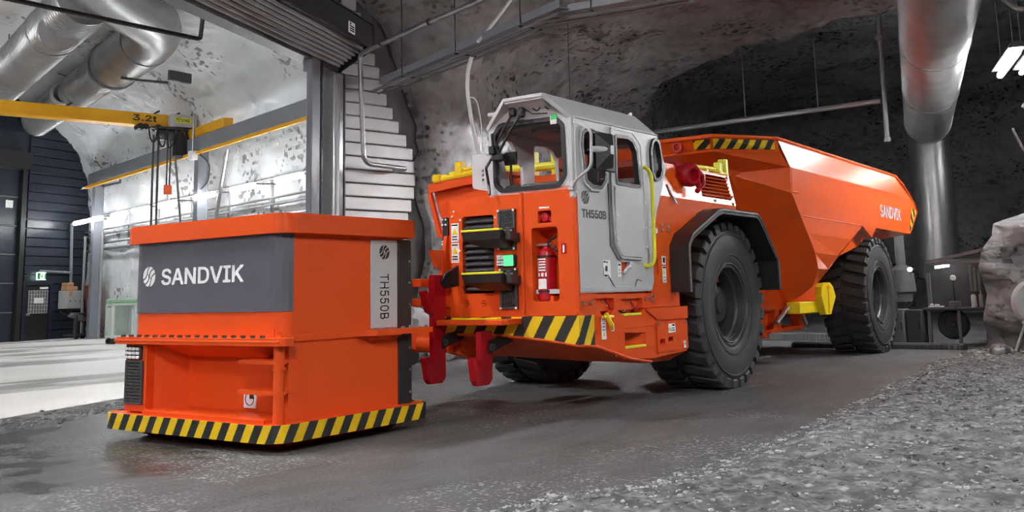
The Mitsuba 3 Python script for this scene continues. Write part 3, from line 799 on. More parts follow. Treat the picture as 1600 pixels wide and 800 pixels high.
add('print', bx(7.182, 7.186, 4.705, 4.77, 2.685, 2.735), 'm_green', False, gs)
lh = poly([(5.52, 2.09), (5.86, 2.16), (5.88, 2.19), (5.88, 2.50), (5.72, 2.50), (5.62, 2.42)]).difference(unary_union([Point(5.745, z).buffer(.015, quad_segs=4) for z in (2.24, 2.285, 2.33)]))
add('side_lamp_housing', prism(lh, 'x', 7.42, 7.60), 'm_grey_paint', False, K, 'light grey upright housing with three round holes')
add('beacon', join([cyl((7.5, 5.56, 2.72), (7.5, 5.56, 2.80), .05, 14), cyl((7.5, 5.56, 2.80), (7.5, 5.56, 2.86), .07, 14), bx(7.4, 7.6, 5.48, 5.66, 2.86, 2.89)]), 'm_grey_paint', 30, K)
for x, y in ((8.85, 4.86), (8.9, 4.9)):
    add('roof_knob', cyl((x, y, 2.92), (x, y, 2.99), 0.018, 10), 'm_white', 30, C)

# orange nose below the cab
N_ = f'{K}__nose'
gr_open = rrect(5.46, 5.84, 1.14, 1.87, .03)
m1, m2 = rrect(5.20, 5.395, 1.53, 1.905, .01), rrect(5.19, 5.385, 0.99, 1.36, .01)
ext = rrect(4.735, 5.02, 1.055, 1.715, .03)
eye = rrect(4.80, 4.945, 1.755, 1.865, .012)
nose = poly([(4.55, 0.92), (6.00, 0.92), (6.00, 2.045), (5.14, 2.06), (4.55, 2.075)])
spk = [Point(y + .022 * math.cos(t) * q, 1.045 + .026 * math.sin(t) * q).buffer(.0085, quad_segs=3) for y in (5.59, 5.80) for t, q in [(0, 0)] + [(j * math.pi / 3, 1) for j in range(6)]]
front = nose.difference(unary_union([gr_open, ext, eye] + spk))
add('nose', join([prism(front, 'x', XF, XF + 0.30), bx(XF + 0.30, 8.5, 4.58, 6.0, 0.95, 2.03), bx(XF + .0, 8.6, 4.60, 6.0, 2.03, 2.05),
                  prism(rrect(4.56, 5.10, 0.93, 1.94, 0.02).difference(unary_union([ext, eye])), 'x', XF - 0.012, XF), tube([(XF, 5.13, .95), (XF, 5.13, 2.05)], .02, 8)]), 'm_orange', 25, K, 'orange front panel')
add('corner_trim', tube([(XF + .015, 4.56, 0.95), (XF + .015, 4.56, 2.07)], 0.025, 10), 'm_orange', 40, N_)
add('grille_box', bx(XF + .14, XF + .2, 5.45, 5.85, 1.13, 1.88), 'm_black_matt', False, N_)
for z in np.arange(1.175, 1.86, 0.058):
    add('louvre', slab([(XF + .015, 5.455, z), (XF + .015, 5.845, z), (XF + .075, 5.845, z + .052), (XF + .075, 5.455, z + .052)], (0.008, 0, -0.012)), 'm_grey_dark', False, N_)
for (y0, y1, z0, z1) in ((5.20, 5.395, 1.53, 1.905), (5.19, 5.385, 0.99, 1.36)):
    g_ = add('mesh_guard', bx(XF - 0.008, XF + .001, y0, y1, z0, z1), 'm_black_matt', False, N_, 'black mesh guard')
    add('grid', join([grille(y0, y1, z0, z1, 0.019, 0.006, 'x', XF - 0.022, XF - 0.012)] + [bx(XF - .026, XF - .006, a, b, c, d) for a, b, c, d in ((y0, y0 + .022, z0, z1), (y1 - .022, y1, z0, z1), (y0, y1, z0, z0 + .02), (y0, y1, z1 - .02, z1))]), 'm_grey_dark', False, g_)
    stuff(add('bolts', bolts([(XF - .026, y, z) for y in (y0 + .01, y1 - .01) for z in (z0 + .01, z1 - .01)], NX, .012, .008), 'm_white', False, g_))
gl = add('signal_lamp', bx(XF - 0.05, XF, 5.19, 5.395, 1.375, 1.485, .012), 'm_black', False, N_, 'lamp cluster glowing green')
add('green_lens', bx(XF - 0.062, XF - 0.05, 5.20, 5.31, 1.38, 1.48, .005), 'm_green', False, gl, 'bright green lens', emitter=emitter(0.035, 0.42, 0.11))
stuff(add('lens', join([bx(XF - 0.058, XF - 0.05, y, y + .024, z, z + .022, .003) for y in (5.315, 5.342, 5.368) for z in (1.385, 1.412, 1.44, 1.463)]), 'm_white', False, gl))
# fire extinguisher in its niche
add('niche', join([bx(XF + 0.25, XF + .27, 4.7, 5.05, 1.0, 1.9), slab([(XF, 4.735, 1.06), (XF, 4.735, 1.71), (XF + .25, 4.80, 1.71), (XF + .25, 4.80, 1.06)], (0, -.02, 0))]), 'm_orange', False, N_)
fe = add('fire_extinguisher', lathe([(0, 0), (0, .075), (.02, .082), (.40, .082), (.44, .07), (.47, .035), (.49, .03), (.49, 0)], (XF + .10, 4.935, 1.06), UP, 24), 'm_red', 30, N_, 'red fire extinguisher with white print')
pr = []
for z, h, a0, a1 in [(1.165, .09, -50, 28), (1.275, .035, -50, -20), (1.275, .035, -8, 10), (1.275, .035, 20, 30), (1.325, .014, -30, 25), (1.35, .014, -30, 25), (1.375, .014, -30, 25), (1.40, .014, -30, 25), (1.425, .012, -45, 25), (1.322, .11, -50, -40)]:
    aa = np.radians(np.linspace(a0, a1, 5))
    ring = [(XF + .10 - .0835 * math.cos(a), 4.935 - .0835 * math.sin(a)) for a in aa] + [(XF + .10 - .080 * math.cos(a), 4.935 - .080 * math.sin(a)) for a in aa[::-1]]
    pr.append(prism(ring, 'z', z, z + h))
add('print', join(pr), 'm_white', False, fe)
add('clamp', join([lathe([(0, .083), (0, .087), (.018, .087), (.018, .083)], (XF + .10, 4.935, z), UP, 24) for z in (1.135, 1.447)]), 'm_black', 30, fe)
add('valve', join([bx(XF + .06, XF + .14, 4.90, 5.02, 1.55, 1.575, .005), cyl((XF + .10, 4.935, 1.54), (XF + .10, 4.935, 1.57), .022, 10)]), 'm_steel', 30, fe)
add('hose', tube([(XF + .08, 4.93, 1.565), (XF + .06, 4.86, 1.60), (XF + .06, 4.80, 1.63)], .010, 6), 'm_black', 30, fe)
add('hose', tube([(XF + .08, 4.92, 1.56), (XF + .05, 4.85, 1.56), (XF + .06, 4.79, 1.5)], .010, 6), 'm_black', 30, fe)
add('eye_box', join([bx(XF + .1, XF + .12, 4.78, 4.96, 1.74, 1.88)]), 'm_orange', False, N_)
add('button', join([lathe([(0, 0), (0, .045), (.07, .05), (.085, .04), (.09, 0)], (XF + .10, 4.895, 1.81), NX, 18), bx(XF + .03, XF + .1, 4.81, 4.85, 1.77, 1.81)]), 'm_red', 30, N_, 'red emergency button')
add('button_plate', bx(XF - .013, XF - .009, 4.82, 4.93, 1.885, 1.90), 'm_white', False, N_)
k2 = add('extinguisher_sign', bx(XF + .001, XF - .016, 4.648, 4.70, 1.47, 1.56), 'm_red', False, N_, 'small red sign with a white bottle')
add('print', join([bx(XF - .017, XF - .0155, 4.665, 4.685, 1.48, 1.54), bx(XF - .017, XF - .0155, 4.67, 4.68, 1.54, 1.55)]), 'm_white', False, k2)


def warning(name, parent, axis, c0, u0, u1, v0, v1, tri=None, bars=(), lab='white sticker with a yellow warning triangle'):
    """A sticker on an x or y plane at c0 (the sticker stands 3 mm proud towards the viewer)."""
    pb = (lambda a, b, c, d, e: bx(c0 - .003 - e, c0 - e, a, b, c, d)) if axis == 'x' else (lambda a, b, c, d, e: bx(a, b, c0 - .003 - e, c0 - e, c, d))
    kk = add(name, pb(u0, u1, v0, v1, 0), 'm_white', False, parent, lab)
    if tri:
        cu, cv, s = tri
        add('triangle', prism([(cu - s, cv - s * .8), (cu + s, cv - s * .8), (cu, cv + s)], axis, c0 - .0045, c0 - .003), 'm_yellow', False, kk)
    if bars:
        add('print', join([pb(*b_, .003) for b_ in bars]), 'm_print', False, kk)
    return kk


warning('warning_sticker', N_, 'x', XF, 5.88, 5.975, 1.635, 1.815, (5.93, 1.735, .035), [(5.895, 5.965, 1.79, 1.803), (5.90, 5.96, 1.68, 1.69), (5.90, 5.96, 1.655, 1.665)])
warning('warning_sticker', N_, 'x', XF, 5.88, 5.975, 1.435, 1.625, (5.93, 1.55, .035), [(5.895, 5.965, 1.60, 1.612), (5.90, 5.96, 1.49, 1.50), (5.90, 5.96, 1.465, 1.475)])
stuff(add('bolts', bolts([(XF, y, z) for y, z in ((5.86, 1.84), (5.44, 1.84), (5.44, 1.25), (5.87, 1.55), (5.94, 1.93), (5.96, 1.88))], NX, .011, .008), 'm_white', False, N_))
# two folding steps in front of the grille
for z in (1.70, 1.31):
    st = add('front_step', hull([(6.96, 5.20, z), (6.96, 5.66, z), (7.14, 5.66, z), (7.14, 5.20, z), (6.97, 5.22, z - .075), (6.97, 5.64, z - .075), (7.10, 5.50, z - .15), (7.10, 5.24, z - .15), (7.14, 5.22, z - .15)]), 'm_black', False, N_, 'black folding step with a yellow edge')
    add('step_edge', bx(6.95, 7.0, 5.21, 5.66, z, z + .022, .005), 'm_lime', False, st)
    add('step_bracket', join([bx(7.02, 7.12, 5.14, 5.20, z - .09, z + .03, .01), cyl((7.04, 5.12, z - .01), (7.04, 5.22, z - .01), .02), bx(7.10, XF, 5.16, 5.2, z - .1, z - .02)]), 'm_dark_steel', 30, st)
lp = add('ledge_step', join([bx(6.87, 7.2, 5.14, 5.90, 0.855, 0.905, .008)]), 'm_orange', False, K, 'orange ledge with a yellow tread')
add('tread', join([bx(6.88, 6.95, 5.20, 5.71, 0.905, 0.922, .004)]), 'm_yellow', False, lp)
# bumper with stripes, ramped belly plate
fb_ = poly([(4.535, 0.675), (4.535, 0.925), (6.14, 0.915), (6.14, 0.765), (5.35, 0.757), (4.9, 0.72)])
add('bumper', join([prism(fb_, 'x', XF - 0.03, XF + 0.02), prism([(XF - .03, 0.675), (XF - .03, 0.925), (7.43, 0.925), (7.43, 0.655)], 'y', YN - 0.008, YN + .02)]), 'm_hazard_truck', 20, K, 'yellow and black striped bumper')
add('bumper_lip', join([tube([(XF - .02, 6.14, .765), (XF - .02, 5.35, .753), (XF - .02, 4.9, .715), (XF - .02, 4.54, .672), (7.45, 4.54, .648), (8.08, 4.545, .497), (8.5, 4.55, .44)], .014, 8)]), 'm_orange', 40, K)
bel = [(XF, 6.14, .76), (XF, 5.35, .752), (XF, 4.9, .712), (XF, 4.55, .668), (7.45, 4.55, .645), (8.08, 4.555, .495), (8.5, 4.56, .435), (8.2, 5.1, .455), (7.95, 5.7, .50), (7.9, 6.14, .52)]
cen = np.mean(bel, axis=0) - [0, 0, .02]
add('belly_plate', trimesh.Trimesh(np.vstack([bel, [cen]]), np.array([[i, (i + 1) % len(bel), len(bel)] for i in range(len(bel))]), process=False), 'm_orange', True, K, 'ramped belly plate')
add('front_crossmember', join([tube([(7.45, 6.60, .65), (7.45, 6.0, .65)], .085, 14), bx(7.40, 7.9, 6.16, 6.9, .57, .80, .03), prism([(7.3, .58), (7.3, .95), (8.6, .95), (8.6, .5), (7.6, .5)], 'y', 6.05, 6.14)]), 'm_orange', 40, K)
# hooks for the battery cage
for (hx0, y, top, up) in ((6.78, 5.95, 1.32, True), (6.80, 5.42, 0.80, False)):
    ou = [(hx0 + .04, .33), (hx0 + .20, .33), (hx0 + .25, .38), (hx0 + .25, top), (hx0 + .09, top), (hx0 + .09, .52), (hx0 + .075, .475), (hx0 + .045, .49), (hx0 + .0, .58), (hx0 - .035, .57), (hx0 + .0, .38)]
    h_ = add('lifting_hook', prism(poly(ou), 'y', y - .03, y + .03), 'm_red', False, K, 'dark red lifting hook')
    if up:
        o2 = [(hx0 - .05, 1.17), (hx0 - .01, 1.18), (hx0 + .04, 1.03), (hx0 + .08, 1.06), (hx0 + .10, 1.32), (hx0 + .25, 1.32), (hx0 + .25, .95), (hx0 + .16, .93), (hx0 + .03, .98)]
        add('upper_hook', prism(poly(o2), 'y', y - .035, y + .035), 'm_red', False, h_)
    za = .70 if up else .66
    la = add('hook_arm', hull([(hx0 + .20, y - .055, za - .03), (hx0 + .20, y - .055, za + .03), (hx0 + .2, y - .04, za - .06), (hx0 + .16, y - .055, za), (hx0 + .5, y - .055, za + .11), (hx0 + .56, y - .055, za + .04), (hx0 + .2, y - .031, za - .06), (hx0 + .2, y - .031, za + .06), (hx0 + .5, y - .031, za + .11), (hx0 + .56, y - .031, za + .04)]), 'm_black', False, h_)
    add('pin', cyl((hx0 + .215, y - .07, za - .005), (hx0 + .215, y - .05, za - .005), .035, 14), 'm_dark_steel', 30, h_)
    if up:
        add('hook_arm', hull([(hx0 + .17, y - .06, 1.25), (hx0 + .23, y - .06, 1.33), (hx0 + .23, y - .06, 1.19), (hx0 + .45, y - .06, 1.42), (hx0 + .45, y - .06, 1.22), (hx0 + .17, y - .032, 1.25), (hx0 + .23, y - .032, 1.33), (hx0 + .23, y - .032, 1.19), (hx0 + .45, y - .032, 1.42), (hx0 + .45, y - .032, 1.22)]), 'm_black', False, h_)
for z in (1.245, 1.06):
    add('hook_guide', bx(6.93, 7.25, 6.13, 6.25, z - .03, z + .045, .006), 'm_orange', False, K)
add('hook_frame', join([prism([(7.05, .95), (7.05, 1.0), (7.2, 1.7), (7.35, 1.7), (7.35, .92)], 'y', 6.03, 6.07), bx(7.0, 7.3, 6.0, 6.1, 1.0, 1.22, .02), prism([(7.08, 1.40), (7.0, 1.56), (7.4, 1.56), (7.3, 1.36)], 'y', 6.04, 6.10)]), 'm_orange', False, K)
rs = add('rubber_stop', bx(7.22, 7.30, 6.04, 6.11, 1.60, 1.88, .01), 'm_black', False, K)
stuff(add('bolts', bolts([(7.215, y, z) for y in (6.055, 6.095) for z in (1.62, 1.65, 1.81, 1.86)], NX, .01, .01), 'm_white', False, rs))

# side of the front frame: sill, stepped skirt, boxes
sill = poly([(7.20, 0.96), (9.15, 0.96), (9.15, 1.10), (7.20, 1.105)]).difference(unary_union([sbox(7.46, .90, 7.80, 1.068), sbox(7.94, .90, 8.34, 1.055)]))
skirt = poly([(7.20, 0.97), (7.52, 0.97), (7.60, 0.90), (7.72, 0.90), (7.78, 0.96), (7.85, 0.96), (7.95, 0.905), (8.30, 0.905), (8.38, 0.955), (9.27, 0.955), (9.29, 0.92), (9.27, 0.50), (8.5, 0.47), (8.08, 0.505), (7.43, 0.66), (7.20, 0.69)])
skirt = skirt.difference(unary_union([poly([(7.98, .60), (8.39, .59), (8.39, .725), (7.98, .742)]), poly([(8.65, .625), (8.76, .645), (8.76, .60), (8.65, .595)]), poly([(8.83, .645), (8.94, .66), (8.94, .615), (8.83, .605)])]))
SK = add('side_skirt', join([prism(sill, 'y', YN - .002, YN + .05), prism(skirt, 'y', YN, YN + .06), bx(8.15, 9.2, YN + .35, YN + .4, .5, 1.1),
     slab([(8.08, YN, .505), (8.5, YN, .47), (9.27, YN, .50), (9.10, YN + .12, .41), (8.55, YN + .12, .42), (8.1, YN + .12, .46)], (0, .05, .02)), bx(9.22, 9.27, YN + .02, YN + .4, .52, .93), bx(8.15, 9.25, YN + .05, YN + .4, .5, .56), bx(7.25, 8.2, YN + .3, YN + .35, .72, 1.1), bx(7.25, 8.2, YN + .05, YN + .35, .80, .84)]), 'm_orange', 20, K, 'orange side skirt with step recesses')
add('skirt_flap', prism(poly([(8.62, .835), (9.285, .83), (9.285, .955), (8.40, .955), (8.40, .93)]), 'y', YN - .022, YN - .001), 'm_orange', False, SK)
add('hinged_cover', prism(rrect(8.60, 9.275, .52, .81, .02).difference(unary_union([rrect(8.65, 8.76, .595, .645, .005), rrect(8.83, 8.94, .605, .66, .005)])), 'y', YN - .016, YN - .002), 'm_orange', False, SK)
add('groove', tube([(7.80, YN - .002, .53), (7.90, YN - .002, .74), (7.96, YN - .002, .785), (8.58, YN - .002, .79)], .006, 5, .04), 'm_orange', 30, SK)
for q in ((7.46, 7.80, .93, 1.068), (7.94, 8.34, .905, 1.055)):
    cv_ = add('cavity', join([bx(q[0], q[1], YN + .22, YN + .24, q[2] - .03, q[3] + .02), bx(q[0], q[1], YN + .04, YN + .22, q[2] - .035, q[2] - .02)]), 'm_orange', False, SK, 'opening with valves')
    rr_ = np.random.default_rng(int(q[0] * 100))
    add('valve_block', join([bx(x := q[0] + .06 + .25 * rr_.random() * (q[1] - q[0]) / .34, x + .10, YN + .06, YN + .15, q[2], q[2] + .09, .01), cyl((x + .15, YN + .05, q[2] + .05), (x + .15, YN + .15, q[2] + .05), .03, 12), tube([(x + .05, YN + .04, q[2] + .12), (x + .14, YN + .03, q[2] + .03), (x + .2, YN + .05, q[2] + .1)], .012, 6)]), 'm_red', False, cv_, 'dark red valve block')
    stuff(add('fittings', join([cyl((q[0] + a, YN + .03, q[2] + b), (q[0] + a, YN + .08, q[2] + b), .013, 8) for a, b in ((.04, .10), (.12, .04), (.2, .11), (.28, .07))]), 'm_steel', 30, cv_))
rec = add('step_recess', join([bx(7.95, 8.42, YN + .22, YN + .24, .57, .76), slab([(8.39, YN, .59), (8.39, YN, .73), (8.15, YN + .22, .73), (8.15, YN + .22, .59)], (.01, 0, 0))]), 'm_orange', False, SK, 'step recess')
add('tread', bx(7.98, 8.385, YN - .006, YN + .05, .585, .605, .004), 'm_lime', False, rec) if False else add('step_tread', join([bx(7.985, 8.385, YN - .006, YN + .06, .592, .614, .004)]), 'm_lime', False, SK, 'yellow tread edge')
add('step_tread', bx(7.975, 8.31, YN - .008, YN + .07, .895, .918, .004), 'm_lime', False, SK, 'yellow tread edge')
add('shackle', join([tube([(7.60, YN - .03, .93), (7.66, YN - .05, .83), (7.70, YN - .02, .80)], .022, 8), cyl((7.55, YN - .03, .90), (7.72, YN - .03, .90), .016, 8)]), 'm_yellow', 30, SK, 'yellow tie-down shackle')
stuff(add('bolts', bolts([(x, YN - .003, z) for x, z in ((7.26, 1.03), (7.38, 1.035), (8.40, 1.045), (8.49, 1.05), (8.55, 1.075), (8.555, 1.02), (9.08, 1.09))] + [(8.63, YN - .018, .80), (9.22, YN - .018, .80)], NY, .019, .014), 'm_steel', False, SK))
warning('warning_sticker', SK, 'y', YN, 7.56, 7.64, .70, .90, (7.60, .745, .02), [(7.57, 7.63, .88, .895), (7.575, 7.62, .84, .846), (7.575, 7.62, .81, .816), (7.575, 7.62, .78, .786)])
warning('warning_sticker', SK, 'y', YN - .016, 8.84, 8.99, .70, .79, (8.87, .735, .022), [(8.92, 8.97, .765, .782), (8.91, 8.97, .74, .746), (8.91, 8.97, .72, .726)])
for x, z in ((7.735, .80), (9.17, .57)):
    warning('point_mark', SK, 'y', YN - (.016 if x > 8.6 else 0), x, x + .05, z - .035, z + .035, None, [(x + .015, x + .035, z - .02, z - .014), (x + .015, x + .035, z + .0, z + .006), (x + .015, x + .035, z + .018, z + .024)], 'small white mark')
# stickers and hardware low on the cab
add('latch', tube([(7.99, YN - .01, 1.30), (8.05, YN - .02, 1.345), (8.12, YN - .01, 1.36)], .013, 6), 'm_white', 30, C)
warning('label', C, 'y', YN, 7.89, 7.955, 1.26, 1.39, None, [(7.90, 7.945, 1.365, 1.38), (7.905, 7.94, 1.32, 1.325), (7.905, 7.94, 1.29, 1.295)], 'small white label')
warning('diagram', C, 'y', YN, 7.63, 7.76, 1.255, 1.415, None, [(7.64, 7.67, 1.39, 1.405), (7.69, 7.705, 1.385, 1.40), (7.66, 7.70, 1.31, 1.36), (7.65, 7.69, 1.262, 1.28), (7.63, 7.634, 1.26, 1.34)], 'white diagram sticker')
add('stay', join([tube([(7.70, YN - .006, 1.28), (7.82, YN - .006, 1.165)], .005, 5), tube([(8.21, YN - .006, 1.165), (8.25, YN - .006, 1.235), (8.34, YN - .006, 1.22)], .005, 5), tube([(8.25, YN - .006, 1.235), (8.22, YN - .006, 1.20)], .004, 5)]), 'm_grey_mid', 30, C)
stuff(add('panel_bolts', bolts([(8.63, YN, z) for z in (2.0, 1.965, 1.93)] + [(8.67, YN, z) for z in (2.01, 1.975, 1.935)], NY, .011, .012), 'm_steel', False, C))
add('skirting', bx(7.22, 8.55, YN - .006, YN + .01, 1.125, 1.175, .006), 'm_grey_paint', False, C)

# engine hood between cab and tipping body
def lean(x, z, d=0.0):
    """a point on the hood's leaning upper side"""
    return np.array([x, YN + .004 + (z - 2.09) / 0.36 * .086 - d, z])


Hs = poly([(8.55, 1.10), (8.58, 1.25), (8.60, 1.70), (8.72, 1.93), (8.84, 2.09), (10.77, 2.09), (10.77, 2.0), (10.0, 2.0), (9.86, 1.96), (9.18, 1.60), (9.14, 1.10)]).difference(unary_union([sbox(x, 1.28, x + .03, 1.44) for x in (8.69, 8.955)]))
HD = add('hood', join([prism(Hs, 'y', YN + .004, YN + .05), bx(8.9, 10.75, YN + .25, 7.35, 1.2, 2.05), bx(9.1, 10.7, 5.2, 6.9, .7, 1.3), slab([(9.13, YN, 1.10), (9.18, YN, 1.6), (9.18, YN + .5, 1.6), (9.13, YN + .5, 1.1)], (-.03, 0, 0)),
      *[slab([lean(x0, z0), lean(x1, z0), lean(x3, z1), lean(x2, z1)], (0, .02, 0)) for x0, x1, x2, x3, z0, z1 in ((8.84, 10.78, 8.87, 10.784, 2.09, 2.15), (8.87, 9.88, 8.98, 9.93, 2.15, 2.43), (10.69, 10.784, 10.69, 10.80, 2.15, 2.43), (8.98, 10.80, 8.99, 10.80, 2.43, 2.465))],
      slab([(8.9, YN + .09, 2.43), (10.80, YN + .09, 2.47), (10.80, 7.40, 2.47), (8.9, 7.40, 2.43)], (0, 0, -.03)), slab([(10.77, YN, 2.0), (10.80, YN + .09, 2.47), (10.80, 7.4, 2.47), (10.77, 7.5, 2.0)], (-.03, 0, 0)),
      slab([(8.86, 5.5, 1.3), (8.86, 7.40, 1.3), (8.86, 7.40, 2.43), (8.86, 5.5, 2.43)], (.03, 0, 0))]), 'm_orange_gloss', 20, K, 'glossy orange engine hood')


for i in range(6):
    z = 2.17 + i * .042
    add('slat', slab([lean(9.86 + .012 * i, z, .012), lean(10.69, z + .004, .012), lean(10.69, z + .017, .022), lean(9.86 + .012 * i, z + .013, .022)], (0, .006, -.004)), 'm_orange_gloss', False, HD)
stuff(add('bolts', bolts([lean(10.73, 2.43), lean(10.73, 2.20), lean(10.2, 2.12), lean(10.7, 2.11)], NY, .018, .014) , 'm_steel', False, HD))
stuff(add('bolts', bolts([(x, YN + .004, z) for x, z in ((8.83, 1.78), (8.97, 1.775), (8.83, 1.735), (8.97, 1.73), (9.40, 1.80), (9.62, 1.90), (9.2, 1.70))], NY, .019, .015), 'm_steel', False, HD))
add('reflector', cyl((8.70, YN + .004, 1.72), (8.70, YN - .004, 1.72), .028, 14), 'm_white', 30, HD, 'round white reflector')
add('hood_catch', slab([lean(9.02, 2.22, .006), lean(9.06, 2.22, .006), lean(9.16, 2.02, .02), lean(9.12, 2.02, .02)], (0, .006, 0)), 'm_black', False, HD)
warning('warning_sticker', HD, 'y', YN + .004, 8.80, 8.88, 1.38, 1.47, None, [(8.82, 8.86, 1.40, 1.45)], 'white sticker')
warning('warning_sticker', HD, 'y', YN + .004, 8.80, 8.88, 1.20, 1.365, (8.84, 1.31, .025), [(8.81, 8.87, 1.345, 1.36), (8.82, 8.86, 1.25, 1.256), (8.82, 8.86, 1.22, 1.226)])
hn = add('horn', join([lathe([(0, 0), (.0, .10), (.10, .13), (.16, .13), (.20, .10), (.20, .07), (.12, .05), (.12, 0)], (9.50, 4.62, 2.37), np.array([-.35, -.9, -.15]), 24), bx(9.35, 9.65, 4.60, 4.75, 2.30, 2.50, .04)]), 'm_red', 30, HD, 'dark red round horn guard')
add('bracket', join([tube([(9.62, 4.50, 2.42), (9.70, 4.46, 2.36), (9.70, 4.46, 2.26), (9.58, 4.48, 2.18)], .03, 8), cyl((9.50, 4.44, 2.30), (9.58, 4.46, 2.24), .035, 10)]), 'm_red', 30, hn)
yr = add('rail', join([tube([(9.95, 4.72, 2.51), (10.62, 4.72, 2.53)], .030, 10), bx(10.62, 10.72, 4.66, 4.74, 2.47, 2.62, .01), bx(10.76, 10.84, 4.64, 4.74, 2.47, 2.67, .01), bx(10.58, 10.86, 4.64, 4.74, 2.47, 2.50, .008), bx(10.3, 10.36, 4.68, 4.76, 2.47, 2.52, .01)]), 'm_lime', 30, HD, 'yellow rail on the hood')
add('rail', join([tube([(8.95, 5.3, 2.53), (8.95, 7.42, 2.56)], .05, 10), bx(8.9, 9.0, 6.15, 6.26, 2.44, 2.72, .01), bx(8.93, 9.0, 5.88, 5.95, 2.4, 2.80, .01), tube([(8.7, 7.1, 2.52), (9.6, 7.0, 2.56)], .04, 8)]), 'm_lime', 30, HD, 'yellow rail across the hood')
# far side of the nose
FS = add('far_fender', join([slab([(8.62, 7.50, 2.43), (8.62, 6.52, 2.50), (8.62, 6.50, 2.42), (8.62, 7.50, 2.33)], (.04, 0, 0)), slab([(8.62, 7.50, 2.40), (8.62, 7.44, 2.25), (8.62, 7.30, 1.80), (8.62, 7.36, 1.80), (8.62, 7.50, 2.25)], (.04, 0, 0)), slab([(8.72, 7.5, 2.36), (8.72, 6.4, 2.45), (8.72, 6.4, 1.3), (8.72, 7.3, 1.78)], (.03, 0, 0)), slab([(8.62, 7.50, 2.41), (9.6, 7.50, 2.41), (9.6, 6.4, 2.47), (8.62, 6.4, 2.47)], (0, 0, .03)), slab([(8.62, 7.36, 1.80), (8.62, 7.0, 1.72), (8.7, 7.0, 1.72), (8.7, 7.36, 1.8)], (0, 0, .04))]), 'm_orange', False, K)
add('rail', join([tube([(8.64, 7.40, 2.475), (8.64, 6.45, 2.54)], .035, 8), bx(8.60, 8.70, 6.98, 7.08, 2.49, 2.66, .01), tube([(8.64, 7.36, 2.52), (8.7, 7.1, 2.50), (8.64, 6.95, 2.56), (8.66, 6.5, 2.62)], .022, 8), bx(8.58, 8.72, 7.3, 7.42, 2.44, 2.54, .02)]), 'm_yellow', 30, FS, 'yellow rail')
add('lamp', lathe([(0, 0), (0, .05), (.06, .06), (.08, .05), (.08, 0)], (8.55, 6.58, 2.0), PX, 16), 'm_black', 30, FS)
# black wheel-arch fender
arch = [(8.985, 1.10), (8.985, 1.58), (9.10, 1.70), (9.74, 1.965), (9.86, 2.0), (10.90, 2.0), (11.0, 1.95), (11.50, 1.46), (11.52, 1.09)]
inner_ = [(11.46, 1.09), (11.44, 1.44), (10.96, 1.90), (10.88, 1.94), (9.88, 1.94), (9.78, 1.91), (9.14, 1.65), (9.045, 1.56), (9.045, 1.10)]
FD = add('fender', join([prism(poly(arch + inner_), 'y', 4.33, 4.60), prism(poly(arch + [(a, b) for a, b in inner_]), 'y', 4.60, 5.35)]), 'm_black', 30, K, 'black rubber fender')
add('edge_bead', tube([(a, 4.33, b) for a, b in [(9.0, 1.10), (9.0, 1.57), (9.11, 1.69), (9.75, 1.95), (9.87, 1.98), (10.90, 1.98), (11.0, 1.93), (11.49, 1.45), (11.50, 1.09)]], .012, 6, .05), 'm_grey_mid', 30, FD)

# tipping body
A_ = [(12.87, 4.50, 2.08), (13.07, 4.485, 1.84), (13.28, 4.47, 1.58), (13.46, 4.50, 1.36), (13.64, 4.65, 1.14), (13.75, 4.84, 1.01), (13.84, 5.07, .90), (13.90, 5.44, .83), (13.92, YC, .80)]
R_ = [(15.75, 4.50, 2.06), (15.10, 4.50, 1.82), (14.42, 4.52, 1.56), (14.12, 4.58, 1.36), (13.98, 4.70, 1.16), (13.99, 4.88, 1.05), (14.15, 5.10, .95), (14.25, 5.46, .88), (14.28, YC, .86)]


def mir(p):
    return (p[0], 2 * YC - p[1], p[2])


r0, r1, r2 = (11.60, YC, 2.91), (11.60, 5.19, 2.91), (12.38, 4.56, 2.915)
t0, t1, t2 = (11.43, YC, 3.085), (11.45, 5.12, 3.085), (12.34, 4.565, 3.09)
Mp, Lp, Gp = (12.60, 4.50, 2.72), (12.58, 4.50, 2.37), (12.87, 4.50, 2.08)
Cp, C0, Dp, D0 = (12.20, 5.244, 2.665), (12.05, YC, 2.72), (13.11, 5.02, 1.78), (13.10, YC, 1.67)
half = []
half += [[r0, r1, Cp, C0], [r1, r2, Mp, Cp], [Mp, Lp, Cp]]
half += [[Cp, Lp, Gp, Dp], [C0, Cp, Dp, D0]]
half += [[Dp, A_[i], A_[i + 1]] for i in range(0, len(A_) - 1)] + [[D0, Dp, A_[-1]]]
half += [[A_[i], R_[i], R_[i + 1], A_[i + 1]] for i in range(len(A_) - 1)]
tip = [(18.62, 4.52, 2.93), (19.23, 4.5, 2.63), (19.39, 4.5, 2.47), (18.69, 4.5, 2.03)]
e_top = (18.25, 4.56, 3.08)
half += [[t2, e_top, (17.9, 4.50, 2.72), Mp], [e_top, tip[0], tip[1], (17.9, 4.50, 2.72)]]
half += [[Mp, (17.9, 4.5, 2.72), (17.9, 4.5, 2.04), (15.75, 4.5, 2.06)], [Mp, (15.75, 4.5, 2.06), Gp, Lp], [(17.9, 4.5, 2.72), tip[1], tip[2], tip[3]], [(17.9, 4.5, 2.72), tip[3], (17.9, 4.5, 2.04)]]
half += [[(15.75, 4.5, 2.06), (15.98, 4.5, 2.06), (16.19, 4.5, 1.89), (16.22, 4.5, 1.89)], [(15.98, 4.5, 2.06), (16.52, 4.5, 2.06), (16.22, 4.5, 1.89), (16.19, 4.5, 1.89)]]
